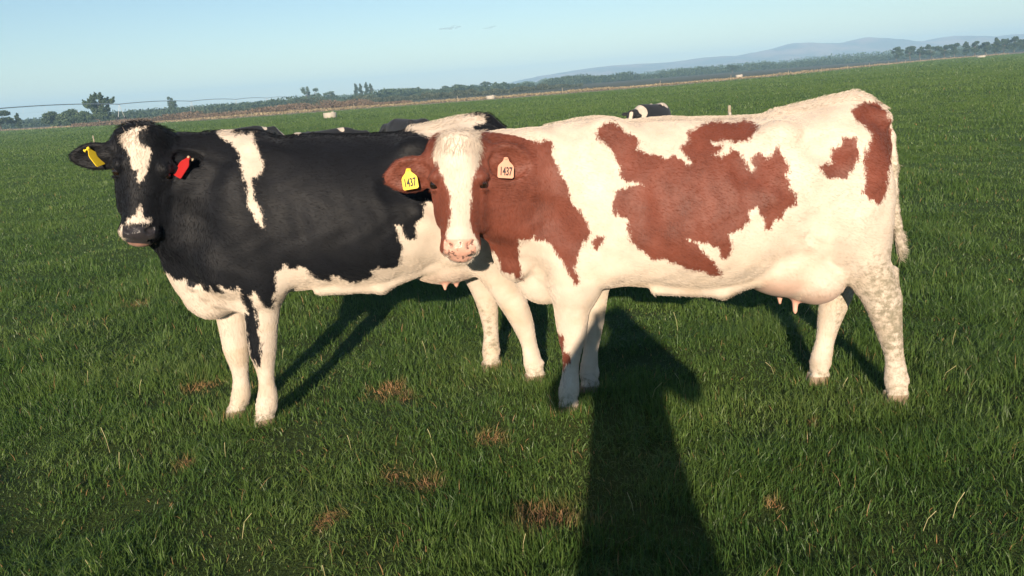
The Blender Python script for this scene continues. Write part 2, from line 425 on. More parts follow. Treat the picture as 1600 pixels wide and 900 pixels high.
# a few taller pale seed stalks standing out of the sward
M_stalk = plain('straw_stalk', (.50, .44, .22), .7, .1)
b = MB(); r_ = random.Random(4)
for i in range(34):
    y = r_.uniform(2.4, 7.5); x = r_.uniform(-.66*y, .66*y); h = r_.uniform(.07, .14); a = r_.uniform(0, 6.28); l = r_.uniform(.1, .7)*h
    z = float(soil_z(np.array([x]), np.array([y]))[0])
    b.tube([(x, y, z), (x+l*.35*math.cos(a), y+l*.35*math.sin(a), z+h*.6), (x+l*math.cos(a), y+l*math.sin(a), z+h)], [.0009, .0008, .0013], 4, False)
st = b.build('seed_stalks', M_stalk); tag(st, 'pale dry seed stalks sticking up out of the grass', 'stalks', kind='stuff')
# ------------------------------------------------------------------ cows
class HeadFrame:
    """s = across the face (viewer's right), t = down the face from the poll, u = out of the face"""
    def __init__(h, poll, chin, facing, sc=1.0):
        h.sc = sc; h.P = np.array(poll, float); t = np.array(chin, float)-h.P; h.t = t/np.linalg.norm(t)
        u = np.array(facing, float); u = u-h.t*(u@h.t); h.u = u/np.linalg.norm(u)
        h.s = np.cross(h.t, h.u); 
        if h.s @ np.array([1, 0, 0]) < 0: h.s = -h.s
    def to(h, s, t, u): return h.P+(h.s*s+h.t*t+h.u*u)*h.sc
    def loc(h, V): d = (V-h.P)/h.sc; return d@h.s, d@h.t, d@h.u
    def M(h): return np.array([h.s, h.t, h.u])

HT = np.array([-.012, .004, .035, .08, .14, .20, .26, .32, .38, .44, .50, .55, .585, .60])
HW = np.array([.02, .078, .106, .116, .122, .128, .127, .114, .097, .086, .088, .084, .060, .01])
HU = np.array([-.07, -.025, .0, .006, .008, .004, -.004, -.010, -.014, -.018, -.014, -.024, -.050, -.06])
HB = np.array([-.09, -.16, -.20, -.225, -.25, -.26, -.255, -.24, -.215, -.185, -.155, -.135, -.105, -.09])

def head_sdf(h):
    sc = h.sc; P, S, T, U = h.P, h.s, h.t, h.u
    def fn(X, Y, Z):
        dx, dy, dz = X-P[0], Y-P[1], Z-P[2]
        s = (dx*S[0]+dy*S[1]+dz*S[2])/sc; t = (dx*T[0]+dy*T[1]+dz*T[2])/sc; u = (dx*U[0]+dy*U[1]+dz*U[2])/sc
        w = np.interp(t, HT, HW); a = np.interp(t, HT, HU); b = np.interp(t, HT, HB)
        c = (a+b)/2; hh = (a-b)/2
        q = u-c
        # face side narrower and flatter than the cheeks
        w = w*(1-0.16*np.clip(q/hh, -1, 1))
        n = 2.5
        r = ((np.abs(s)/w)**n+(np.abs(q)/hh)**n)**(1/n)+1e-6
        d = np.sqrt(s*s+q*q)*(1-1/r)
        d = np.where(r < 0.3, -np.minimum(w, hh)*0.7, d)
        end = np.maximum(t-0.60, -0.012-t)
        return (np.maximum(d, end)*sc).astype(np.float32)
    return fn

def torso_fn(st, n_top=1.9, n_bot=2.3):
    st = np.array(st, float)
    def fn(X, Y, Z):
        x = X
        zt = np.interp(x, st[:, 0], st[:, 1]); zb = np.interp(x, st[:, 0], st[:, 2]); w = np.interp(x, st[:, 0], st[:, 3]); f = np.interp(x, st[:, 0], st[:, 4])
        zc = zb+(zt-zb)*f
        dz = Z-zc; up = dz > 0
        hz = np.where(up, zt-zc, zc-zb); n = np.where(up, n_top, n_bot)
        ay = np.abs(Y)/w; az = np.abs(dz)/hz
        r = (ay**n+az**n)**(1/n)+1e-6
        d = np.sqrt(Y*Y+dz*dz)*(1-1/r)
        d = np.where(r < 0.35, -np.minimum(w, hz)*0.6, d)
        d = np.maximum(d, np.maximum(x-st[-1, 0], st[0, 0]-x))
        return d.astype(np.float32)
    return fn

def smooth_stations(st, n=60):
    st = np.array(st, float); x = np.linspace(st[0, 0], st[-1, 0], n)
    out = [x]
    for c in range(1, st.shape[1]):
        y = np.interp(x, st[:, 0], st[:, c]); yy = y.copy()
        for _ in range(6): yy[1:-1] = 0.25*yy[:-2]+0.5*yy[1:-1]+0.25*yy[2:]
        out.append(yy)
    return np.stack(out, 1)

COWS = {
 'red': dict(
  torso=[(-.93, 1.10, .74, .03, .5), (-.88, 1.24, .66, .12, .5), (-.80, 1.30, .60, .19, .45), (-.70, 1.355, .56, .235, .45), (-.60, 1.382, .575, .265, .45), (-.45, 1.388, .60, .30, .42),
         (-.25, 1.40, .575, .345, .42), (-.05, 1.385, .55, .37, .42), (.15, 1.375, .575, .365, .45), (.27, 1.375, .63, .345, .5), (.40, 1.385, .70, .31, .55), (.50, 1.41, .76, .28, .6),
         (.60, 1.425, .84, .24, .6), (.68, 1.43, .90, .21, .6), (.75, 1.395, .96, .17, .6), (.80, 1.34, 1.04, .12, .6), (.83, 1.22, 1.10, .03, .6)],
  legs=dict(
   NF=[(-.66, -.15, .80, .12), (-.68, -.15, .651, .102), (-.697, -.14, .585, .090), (-.706, -.14, .513, .078), (-.712, -.14, .422, .068), (-.710, -.14, .359, .056), (-.718, -.14, .293, .042), (-.724, -.14, .236, .037), (-.733, -.14, .145, .042), (-.746, -.14, .075, .048), (-.755, -.14, .012, .046)],
   FF=[(-.60, .15, .80, .12), (-.60, .14, .62, .09), (-.601, .13, .444, .062), (-.61, .13, .36, .054), (-.613, .13, .28, .040), (-.626, .13, .199, .037), (-.637, .13, .127, .042), (-.640, .13, .075, .047), (-.645, .13, .012, .046)],
   NH=[(.58, -.15, 1.0, .19), (.60, -.16, .88, .165), (.625, -.16, .77, .135), (.665, -.155, .68, .112), (.722, -.15, .585, .092), (.754, -.15, .516, .080), (.773, -.15, .452, .074), (.787, -.15, .388, .063), (.802, -.15, .323, .051), (.832, -.15, .193, .041), (.841, -.15, .105, .052), (.838, -.15, .015, .052)],
   FH=[(.58, .15, 1.0, .19), (.60, .16, .85, .16), (.63, .15, .70, .12), (.645, .14, .56, .088), (.642, .14, .481, .074), (.632, .14, .414, .070), (.608, .14, .347, .058), (.591, .14, .234, .046), (.567, .14, .117, .050), (.548, .14, .012, .050)]),
  neck=[((-.55, 0, 1.29), (-1.06, -.20, 1.295), .10, .075), ((-.62, 0, 1.10), (-1.06, -.22, 1.20), .215, .135), ((-.76, 0, .86), (-1.09, -.24, 1.04), .185, .115), ((-.62, 0, 1.22), (-1.04, -.18, 1.27), .15, .11)],
  dewlap=[((-.84, -.03, .72), (.16, .085, .20)), ((-.98, -.13, .84), (.10, .06, .17))],
  head=((-1.155, -.405, 1.428), (-1.178, -.500, .863), (.11, -1, .0), .965),
  ears=[((-.225, .190), (.118, .084), 10), ((.222, .140), (.108, .090), 2)],
  udder=[((.35, -.02, .68), (.25, .25, .18)), ((.465, -.05, .605), (.150, .225, .140))],
  teats=[((.375, -.10, .50), (.370, -.115, .435)), ((.325, .0, .52), (.322, .0, .455)), ((.50, .05, .50), (.50, .05, .452)), ((.44, .09, .50), (.44, .09, .45))],
  tail=[(.70, 0, 1.395, .045), (.775, -.01, 1.345, .035), (.815, -.02, 1.24, .026), (.835, -.03, 1.10, .022), (.840, -.03, .98, .020), (.855, -.03, .85, .022), (.872, -.03, .76, .022), (.885, -.03, .70, .020), (.880, -.03, .655, .008)],
 ),
 'black': dict(
  torso=[(-.90, 1.15, .80, .03, .5), (-.86, 1.28, .70, .12, .5), (-.80, 1.38, .63, .18, .45), (-.70, 1.415, .585, .225, .45), (-.58, 1.435, .60, .255, .45), (-.45, 1.428, .66, .29, .42),
         (-.25, 1.435, .645, .335, .42), (-.05, 1.415, .615, .36, .42), (.12, 1.405, .63, .355, .45), (.27, 1.405, .66, .335, .5), (.40, 1.415, .72, .305, .55), (.50, 1.43, .80, .275, .6),
         (.60, 1.445, .88, .235, .6), (.68, 1.44, .93, .205, .6), (.75, 1.41, .98, .17, .6), (.80, 1.34, 1.04, .12, .6), (.83, 1.22, 1.10, .03, .6)],
  legs=dict(
   NF=[(-.56, -.15, .92, .13), (-.555, -.14, .77, .098), (-.575, -.12, .65, .086), (-.588, -.11, .56, .078), (-.601, -.10, .474, .071), (-.607, -.10, .375, .064), (-.610, -.10, .290, .040), (-.611, -.10, .217, .037), (-.614, -.10, .137, .048), (-.630, -.10, .070, .052), (-.655, -.10, .012, .054)],
   FF=[(-.70, .13, .90, .12), (-.735, .11, .66, .085), (-.741, .10, .478, .068), (-.742, .10, .376, .063), (-.744, .10, .309, .056), (-.741, .10, .247, .041), (-.745, .10, .139, .043), (-.760, .10, .065, .048), (-.800, .10, .008, .042)],
   NH=[(.55, -.15, 1.0, .18), (.58, -.16, .86, .155), (.61, -.16, .74, .118), (.645, -.16, .62, .086), (.687, -.16, .518, .070), (.745, -.16, .407, .066), (.779, -.16, .300, .052), (.802, -.16, .192, .042), (.814, -.16, .085, .048), (.815, -.16, .012, .054)],
   FH=[(.58, .15, 1.0, .18), (.60, .16, .82, .15), (.61, .16, .66, .11), (.64, .16, .50, .070), (.662, .16, .400, .060), (.668, .16, .30, .046), (.671, .16, .179, .043), (.660, .16, .085, .048), (.650, .16, .012, .052)]),
  neck=[((-.52, 0, 1.36), (-.93, -.05, 1.42), .10, .085), ((-.60, 0, 1.14), (-.97, -.05, 1.27), .205, .135), ((-.76, 0, .90), (-1.0, -.06, 1.10), .185, .125), ((-.60, 0, 1.25), (-.93, -.05, 1.33), .14, .115)],
  dewlap=[((-.82, -.02, .76), (.15, .08, .20)), ((-.93, .0, .90), (.09, .065, .17))],
  head=((-.976, -.203, 1.555), (-1.078, -.270, 1.020), (.0, -1, .0), .925),
  ears=[((-.215, .175), (.105, .066), 6), ((.205, .165), (.095, .070), 14)],
  udder=[((.40, -.02, .74), (.24, .20, .16)), ((.50, -.02, .70), (.14, .16, .10))],
  teats=[((.37, -.10, .60), (.365, -.11, .565)), ((.44, -.06, .59), (.44, -.06, .56)), ((.52, .05, .62), (.52, .05, .58)), ((.40, .08, .61), (.40, .08, .57))],
  tail=[(.70, 0, 1.42, .045), (.775, 0, 1.36, .035), (.82, 0, 1.22, .026), (.84, 0, 1.08, .022), (.85, 0, .90, .020), (.86, 0, .74, .026), (.865, 0, .60, .032), (.865, 0, .50, .010)],
 )}

def soft_chain(ch, n=26):
    c = np.array(ch, float); L = np.r_[0, np.cumsum(np.linalg.norm(np.diff(c[:, :3], axis=0), axis=1))]
    u = np.linspace(0, L[-1], n); q = np.stack([np.interp(u, L, c[:, k]) for k in range(4)], 1)
    for _ in range(2): q[1:-1] = .25*q[:-2]+.5*q[1:-1]+.25*q[2:]
    q[:, 3] *= 1-.13*np.exp(-((q[:, 2]-.20)/.07)**2)
    return [tuple(v) for v in q]

def cow_field(D, fine=1.0):
    hf = HeadFrame(*D['head'])
    hy = hf.P[1]
    y0, y1 = min(-.44, hy-.10), .42
    f = fine
    fd = Field(graded([(-1.52, -.86, .0065*f), (-.86, .98, .010*f)]),
               graded([(y0, -.28, .0065*f), (-.28, y1, .010*f)] if hy < -.2 else [(y0-.02, .14, .0075*f), (.14, y1, .012*f)]),
               graded([(-.06, .84, .010*f), (.84, 1.62, .0065*f)]))
    st = smooth_stations(D['torso'])
    fd.put(torso_fn(st), (-.95, -.4, .5), (.85, .4, 1.5), k=.02, m=.06)
    # shoulders, ribs, hips, pins, spine
    for sg in (-1, 1):
        fd.ell((-.60, sg*.185, 1.06), (.135, .085, .27), .07)
        fd.ell((-.74, sg*.16, .84), (.10, .075, .14), .06)
        fd.ell((-.50, sg*.12, 1.30), (.13, .06, .12), .09)
        fd.ell((-.56, sg*.19, .76), (.10, .06, .12), .08)
        fd.ell((.27, sg*.205, D['torso'][9][1]-.072), (.08, .052, .05), .10)
        fd.ell((.755, sg*.085, 1.33), (.050, .040, .045), .05)
        fd.ell((.60, sg*.17, 1.02), (.19, .105, .26), .07)
        fd.ell((.42, sg*.22, .86), (.13, .065, .15), .08)
        fd.ell((.13, sg*.372, 1.20), (.10, .085, .11), .05, 's')
        fd.cone((.22, sg*.325, 1.02), (.40, sg*.27, .82), .022, .026, .05)      # flank fold      # hollow in front of the hip
        fd.ell((.48, sg*.288, 1.25), (.12, .075, .08), .045, 's')        # hollow behind the hip
        fd.ell((.72, sg*.17, 1.36), (.07, .06, .05), .05, 's')
        fd.ell((-.36, sg*.375, 1.12), (.05, .07, .26), .05, 's')      # behind the shoulder
    fd.ell((-.56, 0, D['torso'][4][1]-.05), (.16, .045, .05), .05)
    fd.cone((.30, 0, D['torso'][10][1]-.02), (.66, 0, D['torso'][13][1]-.015), .03, .045, .05)
    for a, b, r1, r2 in D['neck']: fd.cone(a, b, r1, r2, .09, sq=(1, 1.15, 1))
    for c, r in D['dewlap']: fd.ell(c, r, .06)
    # skin folds on the brisket and milk vein
    z0 = D['torso'][3][2]
    for i in range(3): fd.cone((-.90+.05*i, -.10, z0+.17-.05*i), (-.72+.04*i, -.14, z0+.10-.05*i), .012, .012, .03)
    zb = D['torso'][7][2]
    fd.cone((-.30, -.17, zb+.045), (.02, -.17, zb+.022), .020, .026, .04); fd.cone((.02, -.17, zb+.022), (.28, -.17, zb+.10), .026, .020, .04)
    fd.cone((-.20, 0, zb+.01), (.0, 0, zb-.005), .035, .03, .05)
    for c, r in D['udder']: fd.ell(c, r, .035)
    for sg in (-1, 1): fd.chain([(.38, sg*.315, .85, .012), (.47, sg*.295, .76, .022), (.565, sg*.265, .65, .024), (.60, sg*.225, .55, .018)], .022, 's')
    for a, b in D['teats']: fd.cone(a, b, .018, .011, .02)
    for k, ch in D['legs'].items():
        ch = soft_chain(ch)
        sg = -1 if k[0] == 'N' else 1
        n4 = 8; fd.chain(ch[:n4], .05, sq=(1, 1.25, 1)); fd.chain(ch[n4-1:-2], .018, sq=(1, 1.25, 1))
        (x2, y2, z2, r2), (x1, y1_, z1, r1) = ch[-3], ch[-2]
        # pastern and two claws
        fd.cone(ch[-3][:3], ch[-2][:3], ch[-3][3]*.95, ch[-2][3]*.9, .02, sq=(1, 1.1, 1))
        xe, ye, ze, re = ch[-1]
        for dy in (-.024, .024):
            fd.cone((xe+.02, ye+dy*.8, .055), (xe-.022, ye+dy, .0), .030, .027, .008)
            fd.cone((xe-.022, ye+dy, .0), (xe-.030, ye+dy, -.035), .028, .026, .008)
            fd.cone((xe+.03, ye+dy*.8, .02), (xe+.02, ye+dy, -.03), .028, .026, .008)
            fd.ell((xe+.050, ye+dy*.8, .085), (.012, .010, .016), .015)    # dew claws
        zt_ = .45 if k[1] == 'H' else .37; iz = int(np.argmin([abs(c_[2]-zt_) for c_ in ch])); kx, ky, kz, kr = ch[iz]
        if k[1] == 'H':
            fd.ell((kx+kr*.80, ky, kz+.02), (.024, .020, .045), .02); fd.cone((kx+kr*.75, ky, kz+.05), (kx+kr*.62, ky, kz+.17), .014, .018, .02)
        else:
            fd.ell((kx-kr*.45, ky, kz), (.032, .036, .042), .02); fd.ell((kx+kr*.75, ky, kz+.012), (.016, .018, .020), .015)
    fd.chain(D['tail'], .012)
    # head
    M = hf.M(); T = hf.to
    L = np.array([hf.P+hf.s*a+hf.t*b+hf.u*c for a in (-.14, .14) for b in (-.06, .61) for c in (-.28, .02)])
    fd.put(head_sdf(hf), L.min(0), L.max(0), .06, m=.06)
    fd.ell(T(0, .040, -.08), (.085, .040, .07), .03, M=M)                    # poll
    fd.ell(T(0, .535, -.065), (.088, .052, .062), .03, M=M)                # muzzle
    fd.ell(T(0, .585, -.095), (.058, .026, .050), .012, M=M)               # lower lip
    for sg in (-1, 1):
        fd.ell(T(sg*.106, .212, -.050), (.030, .034, .040), .025, M=M)     # brow
        fd.ell(T(sg*.098, .33, -.15), (.020, .10, .065), .04, M=M)         # cheek
        fd.ell(T(sg*.130, .243, -.062), (.018, .021, .024), .010, 's', M=M)
        fd.ell(T(sg*.124, .216, -.062), (.020, .009, .026), .008, M=M)     # lids
        fd.ell(T(sg*.120, .271, -.066), (.018, .008, .026), .008, M=M)
        fd.ell(T(sg*.046, .525, .002), (.017, .018, .028), .006, 's', M=M)  # nostrils
        fd.ell(T(sg*.064, .512, -.014), (.010, .020, .022), .006, 's', M=M)
        fd.ell(T(sg*.05, .575, -.09), (.06, .004, .05), .006, 's', M=M)    # mouth line
    # ears
    for (es, et), (ea, eb), dr in D['ears']:
        sg = 1 if es > 0 else -1; an = R(dr)
        e1 = hf.s*sg*math.cos(an)+hf.t*math.sin(an); e1 = e1-hf.u*.18; e1 /= np.linalg.norm(e1)
        e3 = hf.u-e1*(hf.u@e1); e3 = e3+hf.t*.25; e3 -= e1*(e3@e1); e3 /= np.linalg.norm(e3); e2 = np.cross(e3, e1)
        ME = np.array([e1, e2, e3]); c = T(es, et, -.13)
        root = T(sg*.095, .075, -.12)
        fd.cone(root, c-e1*ea*.6, .052, .036, .03)
        fd.ell(c, (ea, eb, .026), .03, M=ME)
        fd.ell(c+e1*ea*.55, (ea*.62, eb*.52, .020), .02, M=ME)
        fd.ell(c+e3*.029+e1*.01, (ea*.93, eb*.86, .030), .012, 's', M=ME)
        fd.ell(c-e1*ea*.35+e3*.012, (ea*.5, eb*.4, .012), .02, M=ME)       # fluff at the ear root
    # coarse skin unevenness
    X = fd.xs[:, None, None]; Y = fd.ys[None, :, None]; Z = fd.zs[None, None, :]
    rib = np.exp(-((X+.02)/.26)**4)*np.exp(-((Z-1.0)/.22)**4)*(np.abs(Y) > .2)
    fd.F += (.0018*rib*(1*1.0 if hy < -.3 else .45)*np.sin((X+.25*(Z-1.0))*2*np.pi/.085)).astype(np.float32)
    fd.F += (.0022*np.sin(X*31+2*np.sin(Z*23))*np.sin(Z*27+1.5*np.sin(Y*29+X*11))*np.clip((Z-.55)/.1, 0, 1)).astype(np.float32)
    return fd, hf

